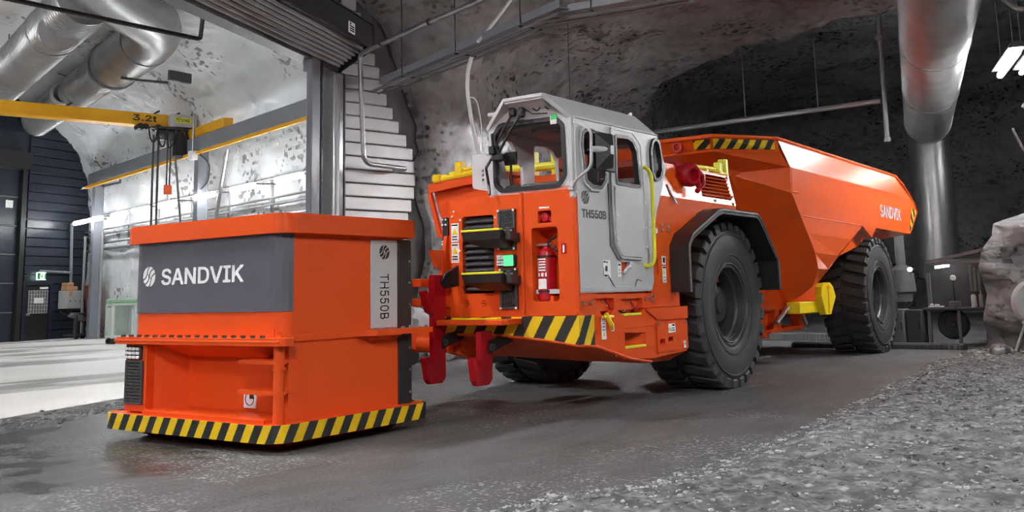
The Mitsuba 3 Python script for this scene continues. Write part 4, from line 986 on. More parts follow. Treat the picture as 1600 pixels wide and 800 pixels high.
# underside towards the tail and the inside of the body
half += [[(15.75, 4.5, 2.06), (18.69, 4.5, 2.03), (18.69, YC, 1.80), (15.75, YC, 1.80)], [R_[0], (15.75, YC, 1.8), R_[-1]], [R_[0], R_[-1], R_[4]]]
half += [[t0, t1, (11.75, 5.2, 3.0), (11.75, YC, 3.0)], [(11.75, YC, 3.0), (11.75, 5.2, 3.0), (13.9, 5.2, 1.2), (13.9, YC, 1.1)], [(12.5, 4.66, 3.0), (18.2, 4.66, 3.0), (18.6, 4.66, 2.2), (14.2, 4.75, 1.4)], [(13.9, YC, 1.1), (14.2, 4.75, 1.4), (18.6, 4.66, 2.2), (18.6, YC, 2.0)], [(11.75, 5.2, 3.0), (12.5, 4.66, 3.0), (14.2, 4.75, 1.4), (13.9, 5.2, 1.2)]]
half += [[tip[1], tip[2], tip[3], (18.62, YC, 1.95)]]
tub = sheet(half)
tub2 = sheet([[mir(p) for p in q[::-1]] for q in half])
tb = trimesh.Trimesh(np.vstack([tub.vertices, tub2.vertices]), np.vstack([tub.faces, tub2.faces + len(tub.vertices)]), process=False)
TB = add('tipping_body', tb, 'm_orange_gloss', False, K, 'orange tipping body')
rimp = [t0, t1, t2, e_top, tip[0]]
add('top_rim', join([tube([mir(p) for p in rimp[::-1]] + rimp[1:], .028, 8)]), 'm_orange_gloss', 40, TB)
brd = join([slab([t0, t1, r1, r0], (.05, 0, 0)), slab([t1, t2, r2, r1], (.04, .04, 0)), slab([mir(t0), mir(t1), mir(r1), mir(r0)], (.05, 0, 0)), slab([mir(t1), mir(t2), mir(r2), mir(r1)], (.04, -.04, 0))])
add('front_board', brd, 'm_orange_gloss', False, TB)
o_ = np.array([-.012, -.016, 0])
q1, q2 = np.array(t1), np.array(t2); s1, s2 = np.array(r1), np.array(r2)
hz0 = lambda a, b, t, v: (1 - v) * ((1 - t) * np.array(a[0]) + t * np.array(a[1])) + v * ((1 - t) * np.array(b[0]) + t * np.array(b[1])) + o_
add('hazard_strip', slab([hz0((s1, s2), (q1, q2), t, v) for t, v in ((.02, .14), (.93, .14), (.93, .82), (.02, .82))], (.006, .006, 0)), 'm_hazard_tub', False, TB, 'yellow and black stripes')
s0, q0 = np.array(r0), np.array(t0)
add('hazard_strip', slab([hz0((s0, s1), (q0, q1), t, v) + [-.01, .01, 0] for t, v in ((.72, .16), (.985, .16), (.985, .78), (.72, .78))], (.006, .0, 0)), 'm_hazard_tub', False, TB, 'yellow and black stripes')
add('lifting_eye', lathe([(0, .045), (0, .075), (.04, .075), (.04, .045), (0, .045)], (11.50, 5.62, 2.99), NX, 18), 'm_red', 30, TB)
stuff(add('weld_seam', join([tube([(12.87, 4.497, 2.08), (15.75, 4.497, 2.06)], .008, 6), tube([r0, r1, r2], .014, 6), tube([(12.60, 4.497, 2.72), (12.58, 4.497, 2.37)], .010, 6)]), 'm_orange_gloss', 30, TB))
add('hook', bx(12.58, 12.84, 4.485, 4.50, 2.385, 2.40), 'm_orange', False, TB)
add('lettering', lettering('SANDVIK', 0.20, (16.83, 4.495, 2.265), (1, 0, -.012), (0.012, 0, 1), 1.32, bold=True), 'm_white', False, TB)
add('hazard_strip', slab([(18.74, 4.492, 2.10), (18.98, 4.492, 2.52), (19.30, 4.492, 2.50), (18.84, 4.492, 2.07)], (0, .004, 0)), 'm_hazard_tail', False, TB, 'yellow and black stripes')
add('tail_edge', tube([tip[0], tip[1], tip[2], tip[3]], .02, 8), 'm_orange_gloss', 30, TB)
# rear frame, articulation, yellow step under the body
RF = add('rear_frame', join([bx(11.6, 18.4, 5.35, 6.70, .95, 1.35, .04), bx(11.4, 12.6, 5.5, 6.5, .62, 1.2, .05), bx(13.0, 16.2, 5.2, 5.4, .78, 1.15, .03), bx(13.0, 16.2, 6.65, 6.85, .78, 1.15, .03)]), 'm_orange', False, K, 'frame under the body')
add('coupling', join([prism([(13.42, .49), (13.55, .84), (13.66, .84), (13.74, .60), (13.74, .49)], 'y', 5.20, 5.32), prism([(14.50, .49), (14.40, .84), (14.54, .82), (14.70, .52), (14.68, .49)], 'y', 5.20, 5.32), bx(13.4, 14.7, 5.2, 5.6, .47, .53, .01), prism([(13.15, .70), (13.55, .80), (13.50, .40), (13.30, .42)], 'y', 5.3, 5.4)]), 'm_orange', False, RF, 'orange hinge brackets')
add('hose', join([tube([(13.3, 5.1, .62), (13.6, 5.05, .80), (13.9, 5.1, .84), (14.2, 5.15, .80)], .03, 8, .1), tube([(14.55, 5.15, .70), (14.62, 5.12, .55)], .02, 8)]), 'm_steel', 30, RF)
yb = add('parking_block', join([prism(poly([(14.50, 1.10), (14.60, 1.16), (14.90, 1.17), (15.04, 1.10), (15.14, .95), (14.86, .69), (14.62, .69), (14.46, .98)]), 'y', 4.82, 4.92), bx(13.78, 14.70, 4.92, 5.12, .725, .895, .01)]), 'm_yellow', False, K, 'yellow six-sided plate on a yellow beam')
stuff(add('ridge', join([tube([(14.80, 4.815, 1.14), (14.76, 4.815, .71)], .008, 5), cyl((14.74, 4.815, 1.10), (14.74, 4.81, 1.10), .02, 8), cyl((14.86, 4.815, 1.10), (14.86, 4.81, 1.10), .02, 8)]), 'm_crane', False, yb))

# ------------------------------------------------------------------ pipes, trays and ducts of the tunnel
k = add('wall_pipe', tube([(13.28, 12.40, 3.46), (13.26, 12.05, 3.47), (12.40, 12.20, 3.49), (12.30, 12.22, 3.6), (12.22, 12.24, 5.50), (11.57, 10.29, 5.5), (11.06, 8.55, 5.5), (10.2, 5.6, 5.5)], .045, 12, .12), 'm_galv', 40)
tag(k, 'pale steel pipe that bends down the planked wall beside the doorway post', 'pipe')
stuff(add('clip', join([lathe([(-.02, .05), (-.02, .058), (.02, .058), (.02, .05)], q, (-.3, -.95, 0), 12) for q in ((11.9, 11.4, 5.5), (11.45, 9.9, 5.5))]), 'm_dark_steel', 30, k))


def tray(name, p, q, w, h, label):
    p, q = np.array(p, float), np.array(q, float)
    d, uu, ww = frame_of(q - p)
    side = np.cross(d, UP); side /= np.linalg.norm(side)
    pts = lambda a, b, c, e: [p + side * a + np.array(UP) * b, p + side * c + np.array(UP) * b, p + side * c + np.array(UP) * e, p + side * a + np.array(UP) * e]
    kk = thing(name)
    tag(kk, label, 'cable tray')
    L = q - p
    add('channel', join([hull(pts(-w / 2, 0, w / 2, .015) + [x + L for x in pts(-w / 2, 0, w / 2, .015)]), hull(pts(-w / 2, 0, -w / 2 + .012, h) + [x + L for x in pts(-w / 2, 0, -w / 2 + .012, h)]), hull(pts(w / 2 - .012, 0, w / 2, h) + [x + L for x in pts(w / 2 - .012, 0, w / 2, h)])]), 'm_rail_grey', False, kk)
    add('cable', join([tube([p + side * a + np.array([0, 0, -.06 - .03 * i]) - d * .25, p + side * a + np.array([0, 0, -.07 - .03 * i]) + L * .5, q + side * a + np.array([0, 0, -.06 - .03 * i])], .022 + .008 * (i % 2), 8) for i, a in enumerate((-w * .6, w * .55, w * .2))]), 'm_grey_mid', 30, kk)
    n = max(2, int(np.linalg.norm(L) / 1.5))
    for i in range(n):
        c = p + L * ((i + .5) / n)
        add('hanger', join([cyl(c + side * w * .55, c + side * w * .55 + [0, 0, 1.9], .008, 6), cyl(c - side * w * .6 - [0, 0, .04], c + side * w * .6 - [0, 0, .04], .012, 6)]), 'm_black', False, kk)
    return kk


tray('cable_tray', (12.75, 12.05, 4.98), (10.85, 6.85, 4.98), .34, .12, 'wide grey cable tray slanting across the rock roof left of the truck cab')
tray('cable_tray', (10.98, 7.0, 4.96), (11.22, 5.2, 4.96), .26, .10, 'short grey cable tray that carries on at the top edge of the photograph')
k = add('hanging_cable', join([tube([(12.18, 8.8, 5.82), (11.5, 8.8, 5.12), (11.3, 8.8, 4.95)], .028, 8), tube([(11.13, 8.8, 4.66), (11.04, 8.8, 4.45), (11.02, 8.8, 4.2), (11.03, 8.8, 4.06), (11.11, 8.8, 3.68), (11.23, 8.8, 3.38), (11.3, 8.8, 2.9)], .03, 8, .1), tube([(11.03, 8.8, 4.04), (11.18, 8.8, 4.06), (11.27, 8.8, 3.98), (11.34, 8.8, 3.71), (11.36, 8.8, 3.3)], .010, 6, .06)]), 'm_white', 30)
tag(k, 'white cable hanging from the cable tray down behind the truck cab', 'cable')

# transverse sprinkler pipe and its hanger
k = add('sprinkler_pipe', join([tube([(22, 12.6, 5.14), (22, 5.68, 5.20)], .06, 10), cyl((22, 7.1, 5.2), (22, 7.1, 7.4), .015, 6), cyl((22, 8.9, 5.17), (22, 8.9, 7.4), .015, 6)]), 'm_galv', 30)
tag(k, 'thin pale pipe running level across the dark tunnel behind the tipping body', 'pipe')
k = add('hanger_pipe', join([tube([(22, 5.56, 7.9), (22, 5.60, 4.28)], .055, 10), cyl((22, 5.54, 6.7), (22, 5.66, 6.6), .09, 10), cyl((22, 5.6, 4.26), (22, 5.6, 4.36), .08, 10)]), 'm_grey_mid', 30)
tag(k, 'thin upright pipe hanging from the rock roof left of the large duct', 'pipe')


def duct(name, path, r, label, group=None, rib=0.11, matk='m_galv'):
    """a round spiral duct with fine raised seams along straight runs"""
    kk = thing(name)
    tag(kk, label, 'duct', group)
    for a, b in zip(path, path[1:]):
        a, b = np.array(a, float), np.array(b, float)
        L = np.linalg.norm(b - a)
        prof = [(0, 0.0), (0, r)]
        for t in np.arange(rib, L - .02, rib):
            prof += [(t - .016, r), (t - .007, r + .013), (t + .007, r + .013), (t + .016, r)]
        prof += [(L, r), (L, 0)]
        add('section', lathe(prof, a, b - a, 44), matk, 30, kk)
        add('collar', lathe([(L - .05, r), (L - .05, r + .025), (L + .05, r + .025), (L + .05, r)], a, b - a, 44), matk, 30, kk)
    return kk


g12 = np.array([math.cos(math.radians(13.5)), math.sin(math.radians(13.5)), 0])
d0_ = np.array([15.2, 2.93, 5.55])
kd = duct('large_duct', [d0_ - g12 * 4, d0_ + g12 * 3.2, d0_ + g12 * 8.0, d0_ + g12 * 13.0], .60, 'large ribbed air duct running away under the tunnel roof on the right', rib=.09)
e_ = d0_ + g12 * 13.0
add('elbow', tube([e_, e_ + g12 * 1.2, e_ + g12 * 1.2 - [0, 0, 4.3]], .56, 28, .9), 'm_galv', 40, kd)
k = add('drain_pipe', join([tube([(21.0, 5.28, 3.2), (21.0, 5.28, 1.0)], .10, 14), lathe([(0, .1), (.1, .24), (.55, .27), (.6, .2), (.75, .18)], (21.0, 5.28, 1.5), DN, 20)]), 'm_grey_mid', 35)
tag(k, 'grey upright pipe with a thick collar beside the rear wheel in the dark', 'pipe')


def tube_lamp(name, a, b, r, power, label, group=None, housing=True, color=(1, 1, 1), n=1, gap=.12):
    kk = thing(name)
    tag(kk, label, 'lamp', group)
    a, b = np.array(a, float), np.array(b, float)
    d, uu, ww = frame_of(b - a)
    side = np.cross(d, UP); side /= np.linalg.norm(side)
    for i in range(n):
        o = side * gap * (i - (n - 1) / 2)
        add('light_tube', cyl(a + o, b + o, r, 10), 'm_white', 30, kk, emitter=emitter(*(power * np.array(color))))
    if housing:
        w = gap * n / 2 + .05
        h0 = np.array([0, 0, r + .02])
        add('housing', hull([q + side * s + h0 + e for q in (a - d * .04, b + d * .04) for s, e in ((-w, np.zeros(3)), (w, np.zeros(3)), (-w * .6, np.array([0, 0, .08])), (w * .6, np.array([0, 0, .08])))]), 'm_grey_dark', False, kk)
        for q in (a + (b - a) * .15, a + (b - a) * .85):
            add('hanger', cyl(q + h0, q + h0 + [0, 0, 2.6], .008, 6), 'm_dark_steel', False, kk)
    return kk


# lamps: the pair in view, those of the same tunnel outside the frame, and an added flood
tube_lamp('tunnel_lamp', (15.76, 2.29, 4.2), (14.30, 1.84, 4.2), .050, LAMP['visible'], 'lit tube lamp hanging before dark rock at the right edge, left of its pair')
tube_lamp('tunnel_lamp', (15.9, 2.02, 4.22), (14.45, 1.57, 4.22), .035, LAMP['visible'], 'lit tube lamp cut off by the right edge of the photograph')
tube_lamp('tunnel_lamp', (21.6, 2.35, 5.0), (19.6, 1.9, 5.0), .05, LAMP['side'], 'tube lamp under the tunnel roof beyond the right edge', n=3)
tube_lamp('tunnel_lamp', (27.6, 2.35, 4.9), (25.8, 1.95, 4.9), .05, LAMP['far'], 'tube lamp deep in the tunnel on the right', n=2)
kk = tube_lamp('tunnel_lamp', (10.2, -1.8, 4.8), (9.6, -3.7, 4.8), .05, LAMP['yard'], 'tube lamp above the gravel, outside the right edge, with an added plate that blocks its light', n=3)
add('light_block', slab([(10.75, -1.3, 3.7), (10.75, -1.3, 5.1), (9.95, -4.2, 5.1), (9.95, -4.2, 3.7)], (.02, -.006, 0)), 'm_grey_dark', False, kk)  # unseen plate added to keep this light off the rock at right
kk = thing('added_flood')  # unseen flood added to brighten the tipping body
tag(kk, 'added flat flood lamp outside the right edge that brightens the side of the tipping body', 'lamp')
fq = [(18.6, 1.7, 4.1), (17.6, 1.35, 4.1), (17.5, 1.2, 4.55), (18.5, 1.55, 4.55)]
add('panel', sheet([fq]), 'm_white', False, kk, emitter=emitter(LAMP['tail'], LAMP['tail'], LAMP['tail']))
add('body', slab([np.array(q) + [.015, -.035, .015] for q in fq], (.05, -.14, .05)), 'm_grey_dark', False, kk)
add('mast', cyl((18.1, 1.2, 4.3), (18.1, 1.2, 2.4), .03, 8), 'm_grey_dark', 30, kk)
rk = np.array([15.0, 9.52, 0]) / np.linalg.norm([15.0, 9.52])
RL = np.array([16.0, 10.15, 4.27])
kk = tube_lamp('rock_lamp', RL, RL + rk * 1.1, .07, LAMP['rock'], 'lit tube lamp by the rock wall hidden behind the cab', housing=False)
add('housing', hull([RL + [0, 0, .075] + rk * a + np.cross(rk, UP) * b + np.array([0, 0, c]) for a in (-.05, 1.15) for b, c in ((-.62, 0), (.3, 0), (-.5, .06), (.2, .06))]), 'm_grey_dark', False, kk)
for a in (.1, 1.0):
    add('hanger', cyl(RL + [0, 0, .1] + rk * a, RL + [0, 0, 2.4] + rk * a, .008, 6), 'm_dark_steel', False, kk)
tube_lamp('tunnel_lamp', (-1.0, .3, 5.0), (-2.0, -1.7, 5.0), .05, LAMP['key'], 'tube lamp under the roof above the camera', n=3, housing=False)
tube_lamp('tunnel_lamp', (4.6, 8.1, 6.05), (2.6, 8.0, 6.05), .05, LAMP['door'], 'tube lamp under the roof in front of the workshop doorway, above the battery cage', n=3, housing=False)
tube_lamp('tunnel_lamp', (-1.5, 7.3, 3.5), (-2.3, 5.5, 3.5), .05, LAMP['fill'], 'tube lamp under the roof left of the camera', n=3, housing=False)

# the bracket things under the visible lamps
k = add('rock_net_bracket', join([cyl((15.2, 2.12, 3.3), (15.25, 2.0, 2.95), .018, 6), slab([(15.2, 1.75, 3.9), (15.2, 1.98, 3.6), (15.2, 1.70, 3.3), (15.2, 1.5, 3.7)], (.05, 0, 0))]), 'm_grey_mid')
tag(k, 'grey bracket with a short rod below the lit tubes at the right edge', 'bracket')
k = add('cable_loop', join([tube([(14.6, 2.05, 5.3), (14.4, 1.95, 5.0), (14.2, 1.75, 4.75), (13.9, 1.55, 4.7)], .035, 8, .2), tube([(14.4, 1.9, 5.3), (14.3, 1.8, 5.05), (14.1, 1.65, 4.9), (13.8, 1.5, 4.9)], .03, 8, .2), lathe([(-.04, .13), (.04, .13), (.04, .17), (-.04, .17), (-.04, .13)], (13.4, 1.6, 4.85), (1, .3, 0), 20)]), 'm_grey_mid', 30)
tag(k, 'dark hose loops hanging in the upper right corner above the lit tubes', 'hose')

# ------------------------------------------------------------------ work nook at the end of the gravel
k = thing('work_bench')
tag(k, 'dark work bench with thin legs in the nook behind the gravel', 'bench')
add('top', bx(18.7, 19.4, 3.36, 4.40, .62, .67, .01), 'm_grey_dark', False, k)
for y in (3.78, 4.28):
    add('leg', bx(18.72, 18.78, y - .025, y + .025, 0, .62), 'm_grey_mid', False, k)
add('leg', bx(19.3, 19.36, 3.40, 3.45, 0, .62), 'm_grey_mid', False, k)
add('shelf_post', bx(19.0, 19.05, 4.28, 4.34, .67, 1.30), 'm_grey_mid', False, k)
add('back_board', bx(19.42, 19.46, 3.3, 4.45, .67, 1.55), 'm_grey_dark', False, k)
tube_lamp('bench_lamp', (19.0, 4.17, 1.40), (19.0, 3.92, 1.43), .028, LAMP['nook'], 'short lit tube lamp above the work bench in the dark nook', housing=False)
k = add('lamp_beam', join([slab([(18.98, 4.25, 1.50), (18.98, 3.3, 1.52), (18.98, 3.3, 1.46), (18.98, 4.25, 1.44)], (.04, 0, 0)), slab([(18.9, 4.3, 1.52), (18.9, 3.3, 1.72), (18.9, 3.3, 1.66), (18.9, 4.3, 1.47)], (.03, 0, 0))]), 'm_grey_mid')
tag(k, 'two grey beams that meet above the work bench and carry its lamp', 'beam')
k = thing('spot_lamp')
tag(k, 'small bright round lamp in the dark just right of the rear wheel', 'lamp')
add('lens', trimesh.creation.icosphere(2, .045).apply_translation((19.0, 4.62, 1.38)), 'm_white', True, k, emitter=emitter(LAMP['nook'] * 1.3))
add('body', cyl((19.02, 4.62, 1.38), (19.2, 4.62, 1.36), .05, 12), 'm_black', 30, k)
add('bracket', cyl((19.1, 4.62, 1.33), (19.1, 4.62, 1.22), .02, 8), 'm_grey_mid', 30, k)
k = thing('desk_fan')
tag(k, 'round pale fan on a thin stalk on the work bench', 'fan')
add('head', lathe([(0, 0), (.0, .045), (.02, .055), (.04, .045), (.04, 0)], (18.95, 3.87, 1.20), PX, 20), 'm_white', 30, k)
add('stalk', cyl((18.97, 3.87, .78), (18.97, 3.87, 1.16), .012, 8), 'm_black', 30, k)
add('base', bx(18.88, 19.06, 3.78, 3.96, .67, .78, .01), 'm_grey_mid', False, k)
k = add('white_canister', join([cyl((18.85, 3.53, .67), (18.85, 3.53, .88), .045, 14), cyl((18.85, 3.53, .88), (18.85, 3.53, .90), .03, 12)]), 'm_white', 30)
tag(k, 'white canister standing at the right end of the work bench', 'canister')
k = add('grey_canister', join([cyl((18.88, 3.41, .67), (18.88, 3.41, .90), .035, 14), cyl((18.88, 3.41, .90), (18.88, 3.41, .96), .015, 10)]), 'm_grey_paint', 30)
tag(k, 'slim grey canister beside the white one on the work bench', 'canister')
k = add('tool_tray', join([bx(18.75, 18.95, 4.05, 4.30, .67, .70, .01), bx(18.8, 18.9, 4.12, 4.2, .70, .73, .01), cyl((18.85, 4.22, .72), (18.85, 4.28, .72), .02, 10)]), 'm_grey_paint')
tag(k, 'low pale tray of small tools on the left of the work bench', 'tray')
k = thing('tyre_under_bench')
tag(k, 'black tyre standing under the work bench', 'tyre')
add('tread', lathe([(0, .15), (0, .24), (.04, .27), (.16, .27), (.2, .24), (.2, .15), (0, .15)], (19.0, 3.95, .36), PX, 28), 'm_tire', 30, k)
add('hub', lathe([(.03, .0), (.03, .05), (.08, .06), (.08, .15)], (18.98, 3.95, .36), PX, 18), 'm_grey_dark', 30, k)
for i, (y0, y1, x, h) in enumerate(((4.66, 4.95, 18.4, .66), (4.38, 4.64, 18.5, .64))):
    k = thing('storage_cabinet')
    tag(k, ('grey storage cabinet partly hidden behind the rear wheel', 'dark grey storage cabinet between the rear wheel and the work bench')[i], 'cabinet')
    add('body', bx(x, x + .5, y0, y1, .02, h, .01), ('m_grey_mid', 'm_grey_dark')[i], False, k)
    add('door', bx(x - .012, x, y0 + .015, y1 - .015, .05, h - .03, .004), ('m_grey_mid', 'm_grey_dark')[i], False, k)
    add('handle', bx(x - .025, x - .012, y0 + .03, y0 + .045, .3, .42), 'm_black', False, k)
k = thing('panel_stack')
tag(k, 'narrow pale upright boards leaning in the nook right of the bench lamp', 'boards')
for i in range(3):
    add('board', bx(19.2, 19.25, 3.46 + .07 * i, 3.50 + .07 * i, .95, 1.35 + .04 * i), 'm_grey_mid', False, k)
k = thing('hose_reel')
tag(k, 'pale hose reel on a thin tripod leg at the right edge of the gravel', 'hose reel')
add('reel', lathe([(-.1, .12), (-.1, .34), (-.07, .36), (-.04, .30), (.04, .30), (.07, .36), (.1, .34), (.1, .12), (-.1, .12)], (16.9, 2.26, .78), (1, .5, 0), 28), 'm_grey_paint', 30, k)
add('hose', join([lathe([(t - .025, .28), (t - .015, .325), (t + .015, .325), (t + .025, .28)], (16.9, 2.26, .78), (1, .5, 0), 28) for t in (-.02, .03)]), 'm_grey_mid', 30, k)
for q in ((16.75, 2.62, 0.0), (17.1, 2.25, 0.0), (16.6, 2.1, 0.05)):
    add('leg', tube([(16.85, 2.42, .52), q], .022, 8), 'm_grey_paint', 30, k)
add('clamp', bx(16.78, 16.9, 2.36, 2.5, .44, .54, .02), 'm_steel', False, k)
k = add('pale_boulder', trimesh.Trimesh(trimesh.creation.icosphere(3, 1).vertices * (1 + .5 * fb(trimesh.creation.icosphere(3, 1).vertices, 1.3, 3, 5))[:, None] * [.16, .17, .11] + [16.2, 2.72, .08], trimesh.creation.icosphere(3, 1).faces), 'm_stone', True)
tag(k, 'pale boulder on the far edge of the gravel near the hose reel', 'boulder')
k = add('kerb', join([bx(17.6, 17.85, 3.5, 6.5, -.02, .10, .03), bx(19.8, 20.1, 5.5, 10.5, -.02, .16, .03)]), 'm_floor')
tag(k, 'low dark kerb across the tunnel floor behind the gravel', 'kerb')

# rubble at the foot of the rock left of the truck nose
ico = trimesh.creation.icosphere(3, 1)
for i, (c, s, seed) in enumerate((((12.95, 11.75, .42), (.42, .38, .5), 3), ((13.55, 11.45, .35), (.5, .45, .42), 4), ((13.1, 11.1, .16), (.3, .26, .2), 5), ((14.2, 11.3, .3), (.5, .5, .4), 6), ((12.7, 11.5, .18), (.28, .3, .22), 8))):
    v = ico.vertices * (1 + .55 * fb(ico.vertices + seed, 1.1, 4, seed))[:, None] * s + c
    k = add('rubble_boulder', trimesh.Trimesh(v, ico.faces), 'm_shotcrete', True)
    tag(k, ['pale blasted boulder behind the left lifting hook, beside the battery cage', 'largest pale boulder at the foot of the rock wall', 'small pale boulder lying in front of the other boulders on the floor', 'pale boulder farthest right behind the truck nose', 'small pale boulder half hidden by the battery cage'][i], 'boulder', 'boulders behind the lifting hooks')
k = thing('drill_stand')
tag(k, 'dark hand truck with a pale strut lying among the boulders left of the nose', 'hand truck')
add('body', join([bx(11.9, 12.3, 10.9, 11.2, .08, .42, .08), cyl((12.0, 10.8, .16), (12.0, 11.3, .16), .15, 18)]), 'm_black', 30, k)
add('strut', tube([(12.0, 11.0, .02), (11.95, 10.85, .46)], .03, 8), 'm_grey_paint', 30, k)

# ------------------------------------------------------------------ inside the workshop
wdir = (HALL_R1 - HALL_R0) / np.linalg.norm(HALL_R1 - HALL_R0)
nin = np.array([-wdir[1], wdir[0]])
Wl = lambda t, off, z: np.array([HALL_R0[0] + wdir[0] * t + nin[0] * off, HALL_R0[1] + wdir[1] * t + nin[1] * off, z])
HC = (0.97, 0.985, 1.0)
spots = [2.98, 5.27, 7.45, 9.95, 11.85, 13.55, 15.7, 17.15]
ORD = ['first', 'second', 'third', 'fourth', 'fifth', 'sixth', 'seventh', 'last']
for i, t in enumerate(spots):
    nm = 'wall_lamp'
    kk = tube_lamp(nm, Wl(t, .80, 3.80), Wl(t + 1.15, .80, 3.80), .075, LAMP['hall'], 'lit tube lamp on the bright workshop wall, ' + ORD[i] + ' of the row from the doorway post', 'tube lamps along the workshop wall', housing=False, color=HC)
    add('holder', cyl(Wl(t + .4, .80, 3.88), Wl(t + .4, .02, 3.92), .02, 6), 'm_grey_mid', False, kk)
for i, t in enumerate((1.0, 5.0, 9.0, 13.0)):  # extra lamps out of view, added to brighten the workshop roof
    tube_lamp('added_ceiling_lamp', Wl(t, 7.5, 6.6), Wl(t + 1.6, 7.5, 6.6), .06, LAMP['hall_far'], 'added unseen tube lamp under the workshop roof', 'added tube lamps under the workshop roof', color=HC, n=2)
for i, t in enumerate((0.5, 5.5, 10.5, 15.5)):  # extra row out of view, added to brighten the workshop
    tube_lamp('added_side_lamp', Wl(t, 13.4, 3.8), Wl(t + 1.6, 13.4, 3.8), .06, LAMP['hall_far'], 'added unseen tube lamp on the far side wall of the workshop', 'added tube lamps on the side wall of the workshop', color=HC, n=2)
# trays and pipes along that wall
k = thing('wall_tray')
tag(k, 'pale cable tray with pipes running along the workshop wall under the tube lamps', 'cable tray')
add('tray', join([hull([Wl(t, o, z) for t in (0.2, 19.3) for o in (.10, .24) for z in (zt, zt + .03)]) for zt in (3.38,)]), 'm_galv', False, k)
add('pipe', join([tube([Wl(.2, .2, z), Wl(19.3, .2, z)], r, 10) for z, r in ((3.55, .03), (3.10, .04), (2.9, .04), (4.02, .03))]), 'm_galv', 30, k)
for t in np.arange(1, 19, 2.4):
    add('bracket', hull([Wl(t + a, o, z) for a in (0, .05) for o in (.0, .06) for z in (2.85, 4.1)]), 'm_galv', False, k)
for t, l in ((18.6, 1.2), (16.9, .7)):
    k = add('stand_pipe', tube([Wl(t, .35, 3.4), Wl(t, .35, 0)], .05, 10), 'm_galv', 30)
    tag(k, 'thin grey stand pipe on the bright workshop wall ' + ('in its far corner' if t > 18 else 'just right of the far steel post'), 'pipe')
k = add('leaning_bar', tube([Wl(6.70, .8, 4.87), Wl(7.3, .8, 3.19), Wl(7.65, .8, 2.2)], .05, 8), 'm_galv', 30)
tag(k, 'pale bar hanging slantwise from the crane runway right of the near post', 'bar')

# crane runway and bridge
r14 = np.array([math.sin(math.radians(14)), math.cos(math.radians(14)), 0])
RW = np.array([17.83, 30.3, 0.0])
k = thing('crane_runway')
tag(k, 'grey crane runway beam on steel posts along the workshop with a yellow power rail', 'crane rail')
ra = lambda t, off, z: RW - r14 * t + np.array([-r14[1], r14[0], 0]) * off + np.array([0, 0, z])
beam = lambda o0, o1, z0, z1, t0=-.15, t1=16.5: hull([ra(t, o, z) for t in (t0, t1) for o in (o0, o1) for z in (z0, z1)])
add('beam', join([beam(-.11, .11, 5.04, 5.07), beam(-.11, .11, 5.40, 5.43), beam(-.02, .02, 5.05, 5.42)]), 'm_rail_grey', False, k)
add('side_plate', beam(.10, .12, 5.06, 5.42), 'm_rail_grey', False, k)
add('power_rail', join([beam(.16, .22, 4.92, 5.00), beam(.12, .16, 4.94, 5.06, .3, .4)]), 'm_crane', False, k, 'yellow power rail')
for t in (.6, 9.1):
    o = ra(t, 0, 0)
    pq = lambda da_, o0, o1, z0, z1: hull([ra(t + a, b, z) for a in (-da_, da_) for b in (o0, o1) for z in (z0, z1)])
    add('post', join([pq(.13, -.14, -.12, 0, 5.04), pq(.13, .12, .14, 0, 5.04), pq(.10, -.12, .12, 0, 5.04), pq(.22, -.22, .22, 0, .03), pq(.145, -.155, .155, 0.03, 1.28)]), 'm_rail_grey', False, k, 'grey steel post')
add('end_stop', join([hull([ra(-.1, .3, 4.9), ra(-.1, 0, 5.02), ra(-.5, .25, 4.92), ra(-.1, .3, 4.97)]), hull([ra(t, o, z) for t in (.3, .45) for o in (-.08, .08) for z in (5.43, 5.62)])]), 'm_white', False, k)
add('arm', tube([ra(.6, -.1, 4.95), ra(2.4, -.1, 4.90), ra(2.4, -.1, 5.0)], .035, 6), 'm_dark_steel', 30, k)
cb0, cb1 = np.array([9.0, 24.78, 5.98]), np.array([16.72, 22.43, 5.96])
k = thing('bridge_crane')
tag(k, 'yellow bridge crane girder marked 3.2t spanning the upper left workshop', 'crane')
cd = (cb1 - cb0) / np.linalg.norm(cb1 - cb0)
cs = np.cross(cd, UP); cs /= np.linalg.norm(cs)
cp = lambda t, o, z: cb0 + cd * t + cs * o + np.array([0, 0, z])
CL = float(np.linalg.norm(cb1 - cb0))
ct = lambda x: (x - 9.0) / cd[0]
blk = lambda t0, t1, o0, o1, z0, z1: hull([cp(t, o, z) for t in (t0, t1) for o in (o0, o1) for z in (z0, z1)])
add('girder', join([blk(0, CL - .4, -.14, .14, -.11, .17), blk(0, CL - .4, -.2, .2, -.17, -.11), hull([cp(t, o, z) for t in (CL - .42, CL) for o in (-.12, .12) for z in (-.12, -.02)] + [cp(CL - .42, o, .16) for o in (-.12, .12)])]), 'm_crane', False, k)
add('lettering', lettering('3.2t', .155, cp(ct(14.58), .142, -.045), cd, (0, 0, 1), .62, bold=True), 'm_print', False, k)
ec = np.array([15.98, 22.55, 0])
add('end_carriage', hull([ec + r14 * t + np.array([-r14[1], r14[0], 0]) * o + np.array([0, 0, z]) for t in (-2.6, .9) for o in (-.12, .12) for z in (5.47, 5.72)]), 'm_crane', False, k)
hb = add('switch_box', blk(ct(15.45), ct(16.12), .15, .38, -.17, .17), 'm_grey_paint', False, k, 'grey switch box with a yellow number plate')
add('number_plate', blk(ct(15.56), ct(15.98), .38, .39, -.05, .08), 'm_lime', False, hb)
add('lettering', lettering('721042', .075, cp(ct(15.585), .392, -.022), cd, (0, 0, 1), .36, bold=True), 'm_print', False, hb)
for t in (1.8, 4.2, ct(15.1), ct(15.62), ct(16.0), ct(16.2)):
    add('cable_clip', tube([cp(t, .1, .17), cp(t + .12, .2, .25)], .025, 6), 'm_black', 30, k)
